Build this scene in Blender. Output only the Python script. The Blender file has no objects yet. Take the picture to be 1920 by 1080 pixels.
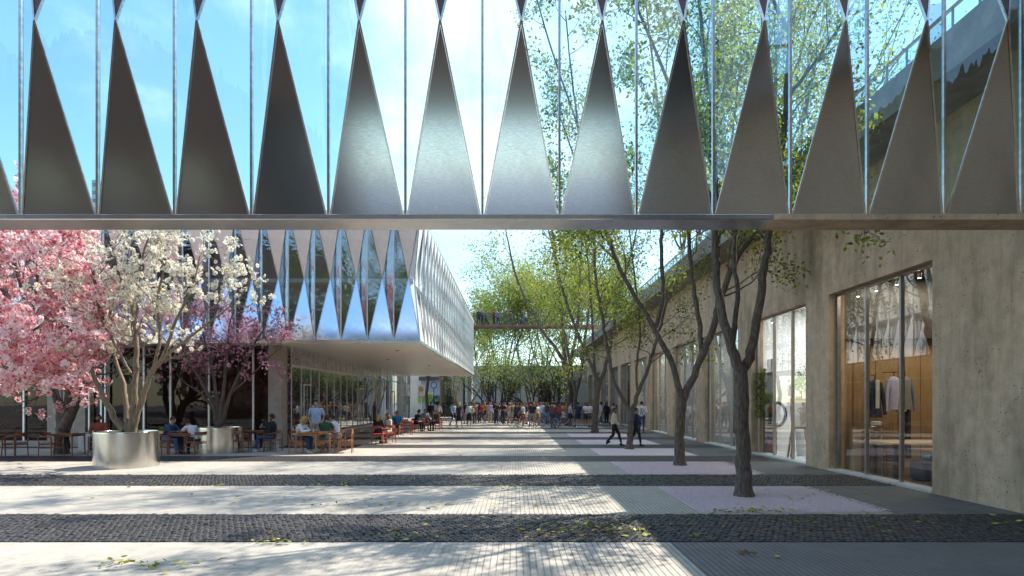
import bpy, math, random
import numpy as np
from mathutils import Vector, Matrix
# ------------------------------------------------------------------ camera, sky, sun, exposure
SC = bpy.context.scene
COL = SC.collection
F = 1100.0; VX = 965.0; VY = 752.0; EYE = 1.85
cam = bpy.data.cameras.new('camera'); camo = bpy.data.objects.new('camera', cam); COL.objects.link(camo)
camo.location = (0, 0, EYE); camo.rotation_euler = (math.radians(90), 0, 0)
cam.sensor_width = 36; cam.lens = 36 * F / 1920; cam.shift_x = -(VX - 960) / 1920; cam.shift_y = (VY - 540) / 1920
cam.clip_start = .05; cam.clip_end = 3000
SC.camera = camo
SUN = Vector((.67, .50, 1.0)).normalized()
EL = math.asin(SUN.z); ROT = math.atan2(SUN.x, SUN.y)
world = bpy.data.worlds.new("World"); SC.world = world; world.use_nodes = True
def build_world():
    nt = world.node_tree; nt.nodes.clear(); N = nt.nodes; L = nt.links
    out = N.new('ShaderNodeOutputWorld'); bg = N.new('ShaderNodeBackground'); bg.inputs[1].default_value = .148
    sky = N.new('ShaderNodeTexSky'); sky.sky_type = 'NISHITA'; sky.sun_disc = False
    sky.sun_elevation = EL; sky.sun_rotation = ROT; sky.air_density = 1.15; sky.dust_density = .2; sky.ozone_density = 2.2
    tc = N.new('ShaderNodeTexCoord')
    mp = N.new('ShaderNodeMapping'); mp.inputs['Scale'].default_value = (1.0, 1.0, 2.2)
    L.new(tc.outputs['Generated'], mp.inputs[0])
    n1 = N.new('ShaderNodeTexNoise'); n1.inputs['Scale'].default_value = 2.1; n1.inputs['Detail'].default_value = 9; n1.inputs['Roughness'].default_value = .58
    n1.inputs['Distortion'].default_value = .35
    L.new(mp.outputs[0], n1.inputs[0])
    # a bright cumulus bank ahead, high over the street
    dt = N.new('ShaderNodeVectorMath'); dt.operation = 'DOT_PRODUCT'; L.new(tc.outputs['Generated'], dt.inputs[0])
    dt.inputs[1].default_value = Vector((.02, 1100, 620)).normalized()
    mr = N.new('ShaderNodeMapRange'); mr.interpolation_type = 'SMOOTHSTEP'
    mr.inputs['From Min'].default_value = .955; mr.inputs['From Max'].default_value = .998; mr.inputs['To Min'].default_value = 0; mr.inputs['To Max'].default_value = .18
    L.new(dt.outputs['Value'], mr.inputs['Value'])
    ad = N.new('ShaderNodeMath'); ad.operation = 'ADD'; L.new(n1.outputs[0], ad.inputs[0]); L.new(mr.outputs[0], ad.inputs[1])
    rp = N.new('ShaderNodeMapRange'); rp.interpolation_type = 'SMOOTHSTEP'
    rp.inputs['From Min'].default_value = .475; rp.inputs['From Max'].default_value = .74; rp.inputs['To Max'].default_value = .92
    L.new(ad.outputs[0], rp.inputs['Value'])
    mx = N.new('ShaderNodeMix'); mx.data_type = 'RGBA'
    tn = N.new('ShaderNodeMix'); tn.data_type = 'RGBA'; tn.blend_type = 'MULTIPLY'; tn.inputs[0].default_value = 1; L.new(sky.outputs[0], tn.inputs[6]); tn.inputs[7].default_value = (.88, 1.0, 1.0, 1)
    sz = N.new('ShaderNodeSeparateXYZ'); L.new(tc.outputs['Generated'], sz.inputs[0]); ez = N.new('ShaderNodeMapRange'); ez.interpolation_type = 'SMOOTHSTEP'; ez.inputs['From Min'].default_value = .16; ez.inputs['From Max'].default_value = .36; ez.inputs['To Min'].default_value = .25; L.new(sz.outputs[2], ez.inputs['Value'])
    fm = N.new('ShaderNodeMath'); fm.operation = 'MULTIPLY'; L.new(rp.outputs[0], fm.inputs[0]); L.new(ez.outputs[0], fm.inputs[1])
    L.new(fm.outputs[0], mx.inputs[0]); L.new(tn.outputs[2], mx.inputs[6]); mx.inputs[7].default_value = (4.6, 5.1, 5.4, 1)
    L.new(mx.outputs[2], bg.inputs[0]); L.new(bg.outputs[0], out.inputs[0])
build_world()
sl = bpy.data.lights.new('sun', 'SUN'); sl.energy = 3.6; sl.angle = math.radians(.5); sl.color = (1, .95, .87)
so = bpy.data.objects.new('sun', sl); COL.objects.link(so); so.rotation_euler = SUN.to_track_quat('Z', 'Y').to_euler()
SC.view_settings.view_transform = 'Standard'; SC.view_settings.look = 'None'
SC.view_settings.exposure = 1.18; SC.view_settings.gamma = 1
SC.cycles.max_bounces = 8; SC.cycles.transparent_max_bounces = 24; SC.cycles.caustics_reflective = False; SC.cycles.caustics_refractive = False
SC.cycles.sample_clamp_indirect = 6
# ------------------------------------------------------------------ helpers
def P(px, py, d): return Vector(((px - VX) / F * d, d, EYE + (VY - py) / F * d))
def G(px, py):                                   # a point on the ground
    d = F * EYE / (py - VY); return Vector(((px - VX) / F * d, d, 0))
MATS = {}
def pmat(name, c1, c2=None, scale=4, rough=.6, metal=0, bump=0, bscale=None, stretch=(1, 1, 1), rvar=0, detail=5, spec=.5, trans=0, lo=.35, hi=.65, bdist=.02, noise2=None, coord='Object'):
    if name in MATS: return MATS[name]
    m = bpy.data.materials.new(name); m.use_nodes = True; MATS[name] = m
    nt = m.node_tree; N = nt.nodes; L = nt.links; b = N['Principled BSDF']
    c2 = c2 or tuple(x * .82 for x in c1)
    tc = N.new('ShaderNodeTexCoord'); mp = N.new('ShaderNodeMapping'); mp.inputs['Scale'].default_value = stretch
    L.new(tc.outputs[coord], mp.inputs[0])
    n = N.new('ShaderNodeTexNoise'); n.inputs['Scale'].default_value = scale; n.inputs['Detail'].default_value = detail; n.inputs['Roughness'].default_value = .62
    L.new(mp.outputs[0], n.inputs[0])
    mr = N.new('ShaderNodeMapRange'); mr.inputs['From Min'].default_value = lo; mr.inputs['From Max'].default_value = hi; L.new(n.outputs[0], mr.inputs['Value'])
    mx = N.new('ShaderNodeMix'); mx.data_type = 'RGBA'; mx.inputs[6].default_value = (*c1, 1); mx.inputs[7].default_value = (*c2, 1); L.new(mr.outputs[0], mx.inputs[0])
    cout = mx.outputs[2]
    if noise2:                                   # (scale, colour, lo, hi): a second, coarser stain layer
        n2 = N.new('ShaderNodeTexNoise'); n2.inputs['Scale'].default_value = noise2[0]; n2.inputs['Detail'].default_value = 6; n2.inputs['Roughness'].default_value = .65
        mp2 = N.new('ShaderNodeMapping'); mp2.inputs['Scale'].default_value = noise2[4] if len(noise2) > 4 else (1, 1, 1); L.new(tc.outputs[coord], mp2.inputs[0]); L.new(mp2.outputs[0], n2.inputs[0])
        r2 = N.new('ShaderNodeMapRange'); r2.inputs['From Min'].default_value = noise2[2]; r2.inputs['From Max'].default_value = noise2[3]; L.new(n2.outputs[0], r2.inputs['Value'])
        m2 = N.new('ShaderNodeMix'); m2.data_type = 'RGBA'; L.new(r2.outputs[0], m2.inputs[0]); L.new(cout, m2.inputs[6]); m2.inputs[7].default_value = (*noise2[1], 1); cout = m2.outputs[2]
    L.new(cout, b.inputs['Base Color'])
    b.inputs['Roughness'].default_value = rough; b.inputs['Metallic'].default_value = metal; b.inputs['Specular IOR Level'].default_value = spec
    if rvar:
        rr = N.new('ShaderNodeMapRange'); rr.inputs['From Min'].default_value = .3; rr.inputs['From Max'].default_value = .7
        rr.inputs['To Min'].default_value = max(.02, rough - rvar); rr.inputs['To Max'].default_value = rough + rvar; L.new(n.outputs[0], rr.inputs['Value']); L.new(rr.outputs[0], b.inputs['Roughness'])
    if bump:
        bn = N.new('ShaderNodeTexNoise'); bn.inputs['Scale'].default_value = bscale or scale * 5; bn.inputs['Detail'].default_value = 5; L.new(mp.outputs[0], bn.inputs[0])
        bb = N.new('ShaderNodeBump'); bb.inputs['Strength'].default_value = bump; bb.inputs['Distance'].default_value = bdist; L.new(bn.outputs[0], bb.inputs['Height']); L.new(bb.outputs[0], b.inputs['Normal'])
    if trans:
        tr = N.new('ShaderNodeBsdfTranslucent'); L.new(cout, tr.inputs[0]); ms = N.new('ShaderNodeMixShader'); ms.inputs[0].default_value = trans
        L.new(b.outputs[0], ms.inputs[1]); L.new(tr.outputs[0], ms.inputs[2]); L.new(ms.outputs[0], N['Material Output'].inputs[0])
    return m
def glassmat(name, tint, refl=1.0, bump=.1, bscale=3, rough=.01, ior=1.5, dark=0, stretch=(1, 1, 1), gcol=(1, 1, 1)):
    m = bpy.data.materials.new(name); m.use_nodes = True; MATS[name] = m
    nt = m.node_tree; N = nt.nodes; L = nt.links; N.remove(N['Principled BSDF'])
    t = N.new('ShaderNodeBsdfTransparent'); t.inputs[0].default_value = (*tint, 1)
    g = N.new('ShaderNodeBsdfGlossy'); g.inputs['Roughness'].default_value = rough; g.inputs[0].default_value = (*gcol, 1)
    lw = N.new('ShaderNodeLayerWeight'); lw.inputs[0].default_value = .5
    pw = N.new('ShaderNodeMath'); pw.operation = 'POWER'; pw.inputs[1].default_value = 4.5; L.new(lw.outputs['Facing'], pw.inputs[0])
    fr = N.new('ShaderNodeMath'); fr.operation = 'MULTIPLY_ADD'; fr.inputs[1].default_value = .95; fr.inputs[2].default_value = .045; L.new(pw.outputs[0], fr.inputs[0])
    ma = N.new('ShaderNodeMath'); ma.operation = 'MULTIPLY_ADD'; ma.use_clamp = True; ma.inputs[1].default_value = refl; ma.inputs[2].default_value = dark
    tc = N.new('ShaderNodeTexCoord'); mp = N.new('ShaderNodeMapping'); mp.inputs['Scale'].default_value = stretch; L.new(tc.outputs['Object'], mp.inputs[0])
    n = N.new('ShaderNodeTexNoise'); n.inputs['Scale'].default_value = bscale; n.inputs['Detail'].default_value = 3; L.new(mp.outputs[0], n.inputs[0])
    bb = N.new('ShaderNodeBump'); bb.inputs['Strength'].default_value = bump; bb.inputs['Distance'].default_value = .05; L.new(n.outputs[0], bb.inputs['Height'])
    L.new(bb.outputs[0], g.inputs['Normal'])
    mx = N.new('ShaderNodeMixShader'); L.new(fr.outputs[0], ma.inputs[0]); L.new(ma.outputs[0], mx.inputs[0]); L.new(t.outputs[0], mx.inputs[1]); L.new(g.outputs[0], mx.inputs[2])
    L.new(mx.outputs[0], N['Material Output'].inputs[0]); return m
def emat(name, col, s):
    m = bpy.data.materials.new(name); m.use_nodes = True; MATS[name] = m; N = m.node_tree.nodes; N.remove(N['Principled BSDF'])
    e = N.new('ShaderNodeEmission'); e.inputs[0].default_value = (*col, 1); e.inputs[1].default_value = s; m.node_tree.links.new(e.outputs[0], N['Material Output'].inputs[0]); return m

USED = set()
def tag(o, label=None, cat=None, group=None, kind=None):
    if label:
        o['label'] = label
    if cat: o['category'] = cat
    if group: o['group'] = group
    if kind: o['kind'] = kind
    return o
def thing(name, loc, label, cat, group=None):
    o = bpy.data.objects.new(name, None); COL.objects.link(o); o.location = loc; o.empty_display_size = .2
    return tag(o, label, cat, group)
def origin(p):
    v = Vector((0, 0, 0))
    while p is not None: v += p.location; p = p.parent
    return v
class MB:
    def __init__(s): s.v = []; s.f = []; s.m = []; s.sm = []; s.mi = 0; s.smooth = False
    def add(s, vs, fs):
        o = len(s.v); s.v += [tuple(v) for v in vs]
        for f in fs: s.f.append(tuple(i + o for i in f)); s.m.append(s.mi); s.sm.append(s.smooth)
        return s
    def box(s, x0, y0, z0, x1, y1, z1):
        return s.add([(x0, y0, z0), (x1, y0, z0), (x1, y1, z0), (x0, y1, z0), (x0, y0, z1), (x1, y0, z1), (x1, y1, z1), (x0, y1, z1)],
                     [(0, 3, 2, 1), (4, 5, 6, 7), (0, 1, 5, 4), (1, 2, 6, 5), (2, 3, 7, 6), (3, 0, 4, 7)])
    def rbox(s, c, size, rot=None, bev=0):
        hx, hy, hz = [q / 2 for q in size]; R = rot or Matrix.Identity(3); c = Vector(c)
        if not bev:
            vs = [Vector(p) for p in [(-hx, -hy, -hz), (hx, -hy, -hz), (hx, hy, -hz), (-hx, hy, -hz), (-hx, -hy, hz), (hx, -hy, hz), (hx, hy, hz), (-hx, hy, hz)]]
            return s.add([c + R @ v for v in vs], [(0, 3, 2, 1), (4, 5, 6, 7), (0, 1, 5, 4), (1, 2, 6, 5), (2, 3, 7, 6), (3, 0, 4, 7)])
        b = bev; ring = lambda x, y, z, q: [Vector(p) for p in [(-x + q, -y, z), (x - q, -y, z), (x, -y + q, z), (x, y - q, z), (x - q, y, z), (-x + q, y, z), (-x, y - q, z), (-x, -y + q, z)]]
        vs = ring(hx - b, hy - b, -hz, b) + ring(hx, hy, -hz + b, b) + ring(hx, hy, hz - b, b) + ring(hx - b, hy - b, hz, b)
        fs = [tuple(range(7, -1, -1)), tuple(range(24, 32))]
        for k in range(3):
            for i in range(8): fs.append((k * 8 + i, k * 8 + (i + 1) % 8, k * 8 + 8 + (i + 1) % 8, k * 8 + 8 + i))
        return s.add([c + R @ v for v in vs], fs)
    def tube(s, pts, rad, n=8, cap=True, sq=False):
        pts = [Vector(p) for p in pts]
        if not hasattr(rad, '__len__'): rad = [rad] * len(pts)
        vs = []; prev = None
        for i, p in enumerate(pts):
            t = (pts[min(i + 1, len(pts) - 1)] - pts[max(i - 1, 0)])
            t = t.normalized() if t.length > 1e-9 else Vector((0, 0, 1))
            if prev is None:
                a = Vector((1, 0, 0)) if abs(t.x) < .9 else Vector((0, 1, 0)); u = t.cross(a).normalized()
            else:
                u = prev - t * prev.dot(t); u = u.normalized() if u.length > 1e-6 else t.orthogonal().normalized()
            prev = u; w = t.cross(u)
            for k in range(n):
                a = 2 * math.pi * (k + (.5 if sq else 0)) / n; vs.append(p + (u * math.cos(a) + w * math.sin(a)) * rad[i])
        fs = []
        for i in range(len(pts) - 1):
            for k in range(n): fs.append((i * n + k, i * n + (k + 1) % n, (i + 1) * n + (k + 1) % n, (i + 1) * n + k))
        if cap: fs.append(tuple(range(n - 1, -1, -1))); fs.append(tuple((len(pts) - 1) * n + k for k in range(n)))
        return s.add(vs, fs)
    def bar(s, a, b, w): return s.tube([a, b], w * .7071, 4, True, True)
    def lathe(s, c, prof, n=32, cap=False):
        c = Vector(c); vs = []
        for r, z in prof:
            for k in range(n): a = 2 * math.pi * k / n; vs.append(c + Vector((r * math.cos(a), r * math.sin(a), z)))
        fs = []
        for i in range(len(prof) - 1):
            for k in range(n): fs.append((i * n + k, i * n + (k + 1) % n, (i + 1) * n + (k + 1) % n, (i + 1) * n + k))
        if cap: fs.append(tuple(range(n - 1, -1, -1))); fs.append(tuple((len(prof) - 1) * n + k for k in range(n)))
        return s.add(vs, fs)
    def ball(s, c, r, n=10, m=6, rot=None):
        c = Vector(c); r = (r, r, r) if not hasattr(r, '__len__') else r; vs = [Vector((0, 0, -1))]
        for j in range(1, m):
            a = math.pi * j / m - math.pi / 2
            for k in range(n): b = 2 * math.pi * k / n; vs.append(Vector((math.cos(a) * math.cos(b), math.cos(a) * math.sin(b), math.sin(a))))
        vs.append(Vector((0, 0, 1))); R = rot or Matrix.Identity(3)
        vs = [c + R @ Vector((v.x * r[0], v.y * r[1], v.z * r[2])) for v in vs]; fs = []
        for k in range(n): fs.append((0, 1 + (k + 1) % n, 1 + k)); fs.append((len(vs) - 1, 1 + (m - 2) * n + k, 1 + (m - 2) * n + (k + 1) % n))
        for j in range(m - 2):
            for k in range(n): fs.append((1 + j * n + k, 1 + j * n + (k + 1) % n, 1 + (j + 1) * n + (k + 1) % n, 1 + (j + 1) * n + k))
        return s.add(vs, fs)
    def build(s, name, mat, parent=None, local=False):
        o = Vector((0, 0, 0)) if local else origin(parent)
        me = bpy.data.meshes.new(name); me.from_pydata([(v[0] - o.x, v[1] - o.y, v[2] - o.z) for v in s.v], [], s.f)
        for m in (mat if isinstance(mat, (list, tuple)) else [mat]): me.materials.append(m)
        me.polygons.foreach_set('material_index', s.m); me.polygons.foreach_set('use_smooth', s.sm); me.update()
        ob = bpy.data.objects.new(name, me); COL.objects.link(ob); ob.parent = parent; return ob
def np_mesh(name, V, Q, mats, mi=None, parent=None, smooth=False, nq=4):
    """V (n,3) world coords, Q (m,nq) faces of equal size"""
    o = origin(parent); me = bpy.data.meshes.new(name)
    V = np.asarray(V, dtype=np.float32) - np.array(o, dtype=np.float32); Q = np.asarray(Q, dtype=np.int32)
    me.vertices.add(len(V)); me.vertices.foreach_set('co', V.ravel())
    me.loops.add(Q.size); me.loops.foreach_set('vertex_index', Q.ravel())
    me.polygons.add(len(Q)); me.polygons.foreach_set('loop_start', np.arange(0, Q.size, nq, dtype=np.int32)); me.polygons.foreach_set('loop_total', np.full(len(Q), nq, dtype=np.int32))
    for m in mats: me.materials.append(m)
    if mi is not None: me.polygons.foreach_set('material_index', np.asarray(mi, dtype=np.int32))
    me.polygons.foreach_set('use_smooth', np.full(len(Q), smooth)); me.update(calc_edges=True); me.validate()
    ob = bpy.data.objects.new(name, me); COL.objects.link(ob); ob.parent = parent; return ob
def inst(o, parent, loc=(0, 0, 0), rz=0):
    c = o.copy(); COL.objects.link(c); c.parent = parent; c.location = loc; c.rotation_euler = (0, 0, rz); return c
KIDS = {}
def dup(root, loc, rz, label, group=None, mats=None):
    """a copy of a thing with copies of its parts and sub-parts; mats: part name stem -> material"""
    r = root.copy(); COL.objects.link(r); r.location = loc; r.rotation_euler = (0, 0, rz); tag(r, label, None, group)
    def rec(src, dst):
        for ch in src.children:
            if ch.get('tmp'): continue
            c = ch.copy(); COL.objects.link(c); c.parent = dst
            if mats and ch.name.split('.')[0] in mats:
                for sl_ in c.material_slots: sl_.link = 'OBJECT'; sl_.material = mats[ch.name.split('.')[0]]
            rec(ch, c)
    rec(root, r); return r
# ------------------------------------------------------------------ materials of the setting
CONC = pmat('concrete', (.68, .50, .34), (.50, .36, .24), 3.2, .85, bump=.55, bscale=26, noise2=(.6, (.24, .18, .115), .48, .74, (1.2, 1.2, .4)), bdist=.03, detail=8)
def pit(m):                                      # small dark pores cast into the concrete
    nt = m.node_tree; N = nt.nodes; L = nt.links; b = N['Principled BSDF']; src = b.inputs['Base Color'].links[0].from_socket
    tc = N.new('ShaderNodeTexCoord'); v = N.new('ShaderNodeTexVoronoi'); v.inputs['Scale'].default_value = 13; v.inputs['Randomness'].default_value = 1; L.new(tc.outputs['Object'], v.inputs[0])
    n = N.new('ShaderNodeTexNoise'); n.inputs['Scale'].default_value = 1.7; L.new(tc.outputs['Object'], n.inputs[0])
    r = N.new('ShaderNodeMapRange'); r.inputs['From Min'].default_value = .4; r.inputs['From Max'].default_value = .68; r.inputs['To Min'].default_value = .03; r.inputs['To Max'].default_value = .2; L.new(n.outputs[0], r.inputs['Value'])
    lt = N.new('ShaderNodeMath'); lt.operation = 'LESS_THAN'; L.new(v.outputs[0], lt.inputs[0]); L.new(r.outputs[0], lt.inputs[1])
    mx = N.new('ShaderNodeMix'); mx.data_type = 'RGBA'; L.new(lt.outputs[0], mx.inputs[0]); L.new(src, mx.inputs[6]); mx.inputs[7].default_value = (.085, .07, .055, 1); L.new(mx.outputs[2], b.inputs['Base Color'])
    # runoff streaks, and a few large tie holes
    mp = N.new('ShaderNodeMapping'); mp.inputs['Scale'].default_value = (1, 2.2, .16); L.new(tc.outputs['Object'], mp.inputs[0])
    s = N.new('ShaderNodeTexNoise'); s.inputs['Scale'].default_value = 2.2; s.inputs['Detail'].default_value = 8; s.inputs['Roughness'].default_value = .7; L.new(mp.outputs[0], s.inputs[0])
    sr = N.new('ShaderNodeMapRange'); sr.inputs['From Min'].default_value = .5; sr.inputs['From Max'].default_value = .72; sr.inputs['To Max'].default_value = .5; L.new(s.outputs[0], sr.inputs['Value'])
    m3 = N.new('ShaderNodeMix'); m3.data_type = 'RGBA'; L.new(sr.outputs[0], m3.inputs[0]); L.new(mx.outputs[2], m3.inputs[6]); m3.inputs[7].default_value = (.22, .17, .115, 1)
    v2 = N.new('ShaderNodeTexVoronoi'); v2.inputs['Scale'].default_value = 3.1; L.new(tc.outputs['Object'], v2.inputs[0]); l2 = N.new('ShaderNodeMath'); l2.operation = 'LESS_THAN'; l2.inputs[1].default_value = .04; L.new(v2.outputs[0], l2.inputs[0])
    m4 = N.new('ShaderNodeMix'); m4.data_type = 'RGBA'; L.new(l2.outputs[0], m4.inputs[0]); L.new(m3.outputs[2], m4.inputs[6]); m4.inputs[7].default_value = (.07, .055, .04, 1); L.new(m4.outputs[2], b.inputs['Base Color'])
pit(CONC)
STEEL = pmat('brushed_steel', (.52, .53, .56), (.46, .46, .48), 60, .15, 1, bump=.02, bscale=120, stretch=(.3, .3, 1.6), rvar=.02, bdist=.001, noise2=(1.2, (.40, .37, .35), .5, .85))
STEELB = pmat('polished_steel_panel', (.66, .74, .88), (.60, .68, .82), 2, .1, 1, bump=0, rvar=.03)  # sky's blue reflection partly put into the base colour
STEELF = pmat('satin_steel', (.72, .71, .69), (.6, .59, .57), 8, .22, 1, bump=.05)
def vary(m, lo, hi):                             # no two sheets of metal come out quite alike
    nt = m.node_tree; N = nt.nodes; L = nt.links; b = N['Principled BSDF']; src = b.inputs['Base Color'].links[0].from_socket
    oi = N.new('ShaderNodeObjectInfo'); r = N.new('ShaderNodeMapRange'); r.inputs['To Min'].default_value = lo; r.inputs['To Max'].default_value = hi; L.new(oi.outputs['Random'], r.inputs['Value'])
    h = N.new('ShaderNodeHueSaturation'); L.new(r.outputs[0], h.inputs['Value']); L.new(src, h.inputs['Color']); L.new(h.outputs[0], b.inputs['Base Color'])
vary(STEEL, .84, 1.08)
BRONZE = pmat('bronze_panel', (.16, .10, .075), (.10, .065, .05), 6, .35, .7, bump=.1)
STEELP = pmat('peach_reflect_steel', (.95, .76, .65), (.82, .64, .55), 2.5, .35, .15, bump=.08)  # upper front panels: warm paving reflection put into the colour
STEELS = pmat('pearl_steel', (.92, .91, .89), (.86, .85, .83), 3, .3, .05, bump=.05)
TRIM = pmat('steel_trim', (.75, .72, .68), (.55, .5, .45), 12, .25, 1)
MULL = pmat('white_aluminium', (.72, .73, .72), (.62, .63, .62), 6, .35, .4)
DARKM = pmat('dark_bronze', (.10, .075, .06), (.06, .045, .035), 6, .4, .6)
GLASS = glassmat('clear_screen_glass', (.78, .97, .985), 1.5, .14, 1.3, stretch=(2.2, 2.2, .35), dark=.05, gcol=(.85, .97, 1))
GLASSB = glassmat('upper_storey_glass', (.55, .62, .66), 1.3, .12, 4, dark=.22, gcol=(.85, .93, 1))
GLASSC = glassmat('side_glass', (.95, .97, .98), .8, .2, 4, dark=.02)
GLASSD = glassmat('tinted_glass', (.42, .33, .29), .55, .02, 2, dark=.0)
GLASSS = glassmat('shop_glass', (.9, .95, .94), 1.7, .012, 1.2, dark=.07)
SOFF = pmat('cream_soffit', (.92, .83, .71), (.86, .77, .65), 1.5, .35)
STONE = pmat('pink_stone', (.44, .36, .30), (.34, .27, .22), 3, .7, bump=.2, bscale=30)
WHITE = pmat('white_plaster', (.75, .75, .73), (.68, .68, .66), 2, .7)
# ------------------------------------------------------------------ ground
def bands():
    GR = pmat('ground_paving', (.34, .33, .31), (.26, .25, .24), 1.2, .85)
    g = MB().add([(-400, -200, 0), (400, -200, 0), (400, 600, 0), (-400, 600, 0)], [(0, 1, 2, 3)]).build('ground', GR); tag(g, kind='structure')
    m = pmat('ribbed_paving', (.53, .475, .39), (.43, .385, .315), 1.3, .75, bump=.2, bscale=60, noise2=(1.1, (.36, .33, .28), .5, .78))
    nt = m.node_tree; N = nt.nodes; L = nt.links; b = N['Principled BSDF']; src = b.inputs['Base Color'].links[0].from_socket
    tc = N.new('ShaderNodeTexCoord'); sp = N.new('ShaderNodeSeparateXYZ'); L.new(tc.outputs['Object'], sp.inputs[0])
    mu = N.new('ShaderNodeMath'); mu.operation = 'MULTIPLY'; mu.inputs[1].default_value = 2 * math.pi / .075; L.new(sp.outputs[0], mu.inputs[0])
    sn = N.new('ShaderNodeMath'); sn.operation = 'SINE'; L.new(mu.outputs[0], sn.inputs[0])
    th = N.new('ShaderNodeMapRange'); th.inputs['From Min'].default_value = .72; th.inputs['From Max'].default_value = .95; L.new(sn.outputs[0], th.inputs['Value'])
    # ribs fade out (worn flat) towards the left of the plaza
    wr = N.new('ShaderNodeTexNoise'); wr.inputs['Scale'].default_value = .7; L.new(tc.outputs['Object'], wr.inputs[0])
    ax = N.new('ShaderNodeMath'); ax.operation = 'MULTIPLY_ADD'; ax.inputs[1].default_value = .25; ax.inputs[2].default_value = .08; L.new(sp.outputs[0], ax.inputs[0])
    aw = N.new('ShaderNodeMath'); aw.operation = 'ADD'; L.new(ax.outputs[0], aw.inputs[0]); L.new(wr.outputs[0], aw.inputs[1])
    cl = N.new('ShaderNodeMapRange'); cl.inputs['From Min'].default_value = .25; cl.inputs['From Max'].default_value = .75; cl.inputs['To Min'].default_value = .12; L.new(aw.outputs[0], cl.inputs['Value'])
    q = N.new('ShaderNodeMath'); q.operation = 'MULTIPLY'; L.new(th.outputs[0], q.inputs[0]); L.new(cl.outputs[0], q.inputs[1])
    mx = N.new('ShaderNodeMix'); mx.data_type = 'RGBA'; L.new(q.outputs[0], mx.inputs[0]); L.new(src, mx.inputs[6]); mx.inputs[7].default_value = (.27, .245, .21, 1); L.new(mx.outputs[2], b.inputs['Base Color'])
    src2 = b.inputs['Base Color'].links[0].from_socket
    gv = N.new('ShaderNodeTexVoronoi'); gv.inputs['Scale'].default_value = 3.5; L.new(tc.outputs['Object'], gv.inputs[0]); gl = N.new('ShaderNodeMath'); gl.operation = 'LESS_THAN'; gl.inputs[1].default_value = .045; L.new(gv.outputs[0], gl.inputs[0])
    sn2 = N.new('ShaderNodeTexNoise'); sn2.inputs['Scale'].default_value = 5; sn2.inputs['Detail'].default_value = 10; sn2.inputs['Roughness'].default_value = .75; L.new(tc.outputs['Object'], sn2.inputs[0])
    sr = N.new('ShaderNodeMapRange'); sr.inputs['From Min'].default_value = .48; sr.inputs['From Max'].default_value = .75; sr.inputs['To Max'].default_value = .7; L.new(sn2.outputs[0], sr.inputs['Value'])
    mg = N.new('ShaderNodeMath'); mg.operation = 'MAXIMUM'; L.new(gl.outputs[0], mg.inputs[0]); L.new(sr.outputs[0], mg.inputs[1])
    mm = N.new('ShaderNodeMix'); mm.data_type = 'RGBA'; L.new(mg.outputs[0], mm.inputs[0]); L.new(src2, mm.inputs[6]); mm.inputs[7].default_value = (.27, .235, .185, 1); L.new(mm.outputs[2], b.inputs['Base Color'])
    b2 = N.new('ShaderNodeBump'); b2.invert = True; b2.inputs['Strength'].default_value = .7; b2.inputs['Distance'].default_value = .02; L.new(q.outputs[0], b2.inputs['Height'])
    old = b.inputs['Normal'].links[0].from_node; L.new(old.outputs[0], b2.inputs['Normal']); L.new(b2.outputs[0], b.inputs['Normal'])
    cm = pmat('dark_setts', (.062, .053, .047), (.022, .021, .021), 9, .5, bump=.8, bscale=60, bdist=.02, rvar=.15)
    cell = pmat('dark_setts_far', (.060, .052, .047), (.023, .022, .022), 8, .5)
    nt = cell.node_tree; N = nt.nodes; L = nt.links; b = N['Principled BSDF']
    tc = N.new('ShaderNodeTexCoord'); v = N.new('ShaderNodeTexVoronoi'); v.inputs['Scale'].default_value = 9.5; v.inputs['Randomness'].default_value = .55; L.new(tc.outputs['Object'], v.inputs[0])
    bb = N.new('ShaderNodeBump'); bb.invert = True; bb.inputs['Strength'].default_value = 1; bb.inputs['Distance'].default_value = .06; L.new(v.outputs[0], bb.inputs['Height']); L.new(bb.outputs[0], b.inputs['Normal'])
    XL, XR = -45, 8.3
    period = 5.1; rng = np.random.default_rng(3)
    for k in range(-3, 13):
        y0 = 7.65 + k * period; y1 = y0 + 1.88
        s = MB().add([(XL, y1, .008), (XR, y1, .008), (XR, y0 + period, .008), (XL, y0 + period, .008)], [(0, 1, 2, 3)]).build('pavement', m); tag(s, kind='structure')
        if k in (0, 1):                          # real setts where they show large
            sz = .088; nx = int(((XR + 11 + k * 4) / sz)); ny = int(1.88 / sz)
            ii, jj = np.meshgrid(np.arange(nx), np.arange(ny)); ii = ii.ravel(); jj = jj.ravel(); n = len(ii)
            xo = XR - (ii + .5 + .5 * (jj % 2)) * sz + rng.normal(0, .007, n); yo = y0 + .01 + (jj + .5) * sz + rng.normal(0, .006, n) + .012 * np.sin(xo * 3)
            hx = sz / 2 * rng.uniform(.80, .95, n); hy = sz / 2 * rng.uniform(.80, .95, n); h = .024 + rng.uniform(-.005, .005, n)
            tx = rng.normal(0, .05, n); ty = rng.normal(0, .05, n)
            base = np.array([[-1, -1], [1, -1], [1, 1], [-1, 1]])
            V = np.zeros((n, 12, 3))
            for q_, (sx, sy) in enumerate(base):
                for lv, (kx, z) in enumerate([(1, 0), (1, .62), (.72, 1)]):
                    V[:, lv * 4 + q_, 0] = xo + sx * hx * kx; V[:, lv * 4 + q_, 1] = yo + sy * hy * kx
                    V[:, lv * 4 + q_, 2] = np.maximum(0, h * z + (sx * hx * tx + sy * hy * ty) * (z > 0))
            fq = [(8, 9, 10, 11)] + [(l * 4 + a, l * 4 + (a + 1) % 4, l * 4 + 4 + (a + 1) % 4, l * 4 + 4 + a) for l in (0, 1) for a in range(4)]
            Q = (np.arange(n)[:, None, None] * 12 + np.array(fq)[None]).reshape(-1, 4)
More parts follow.
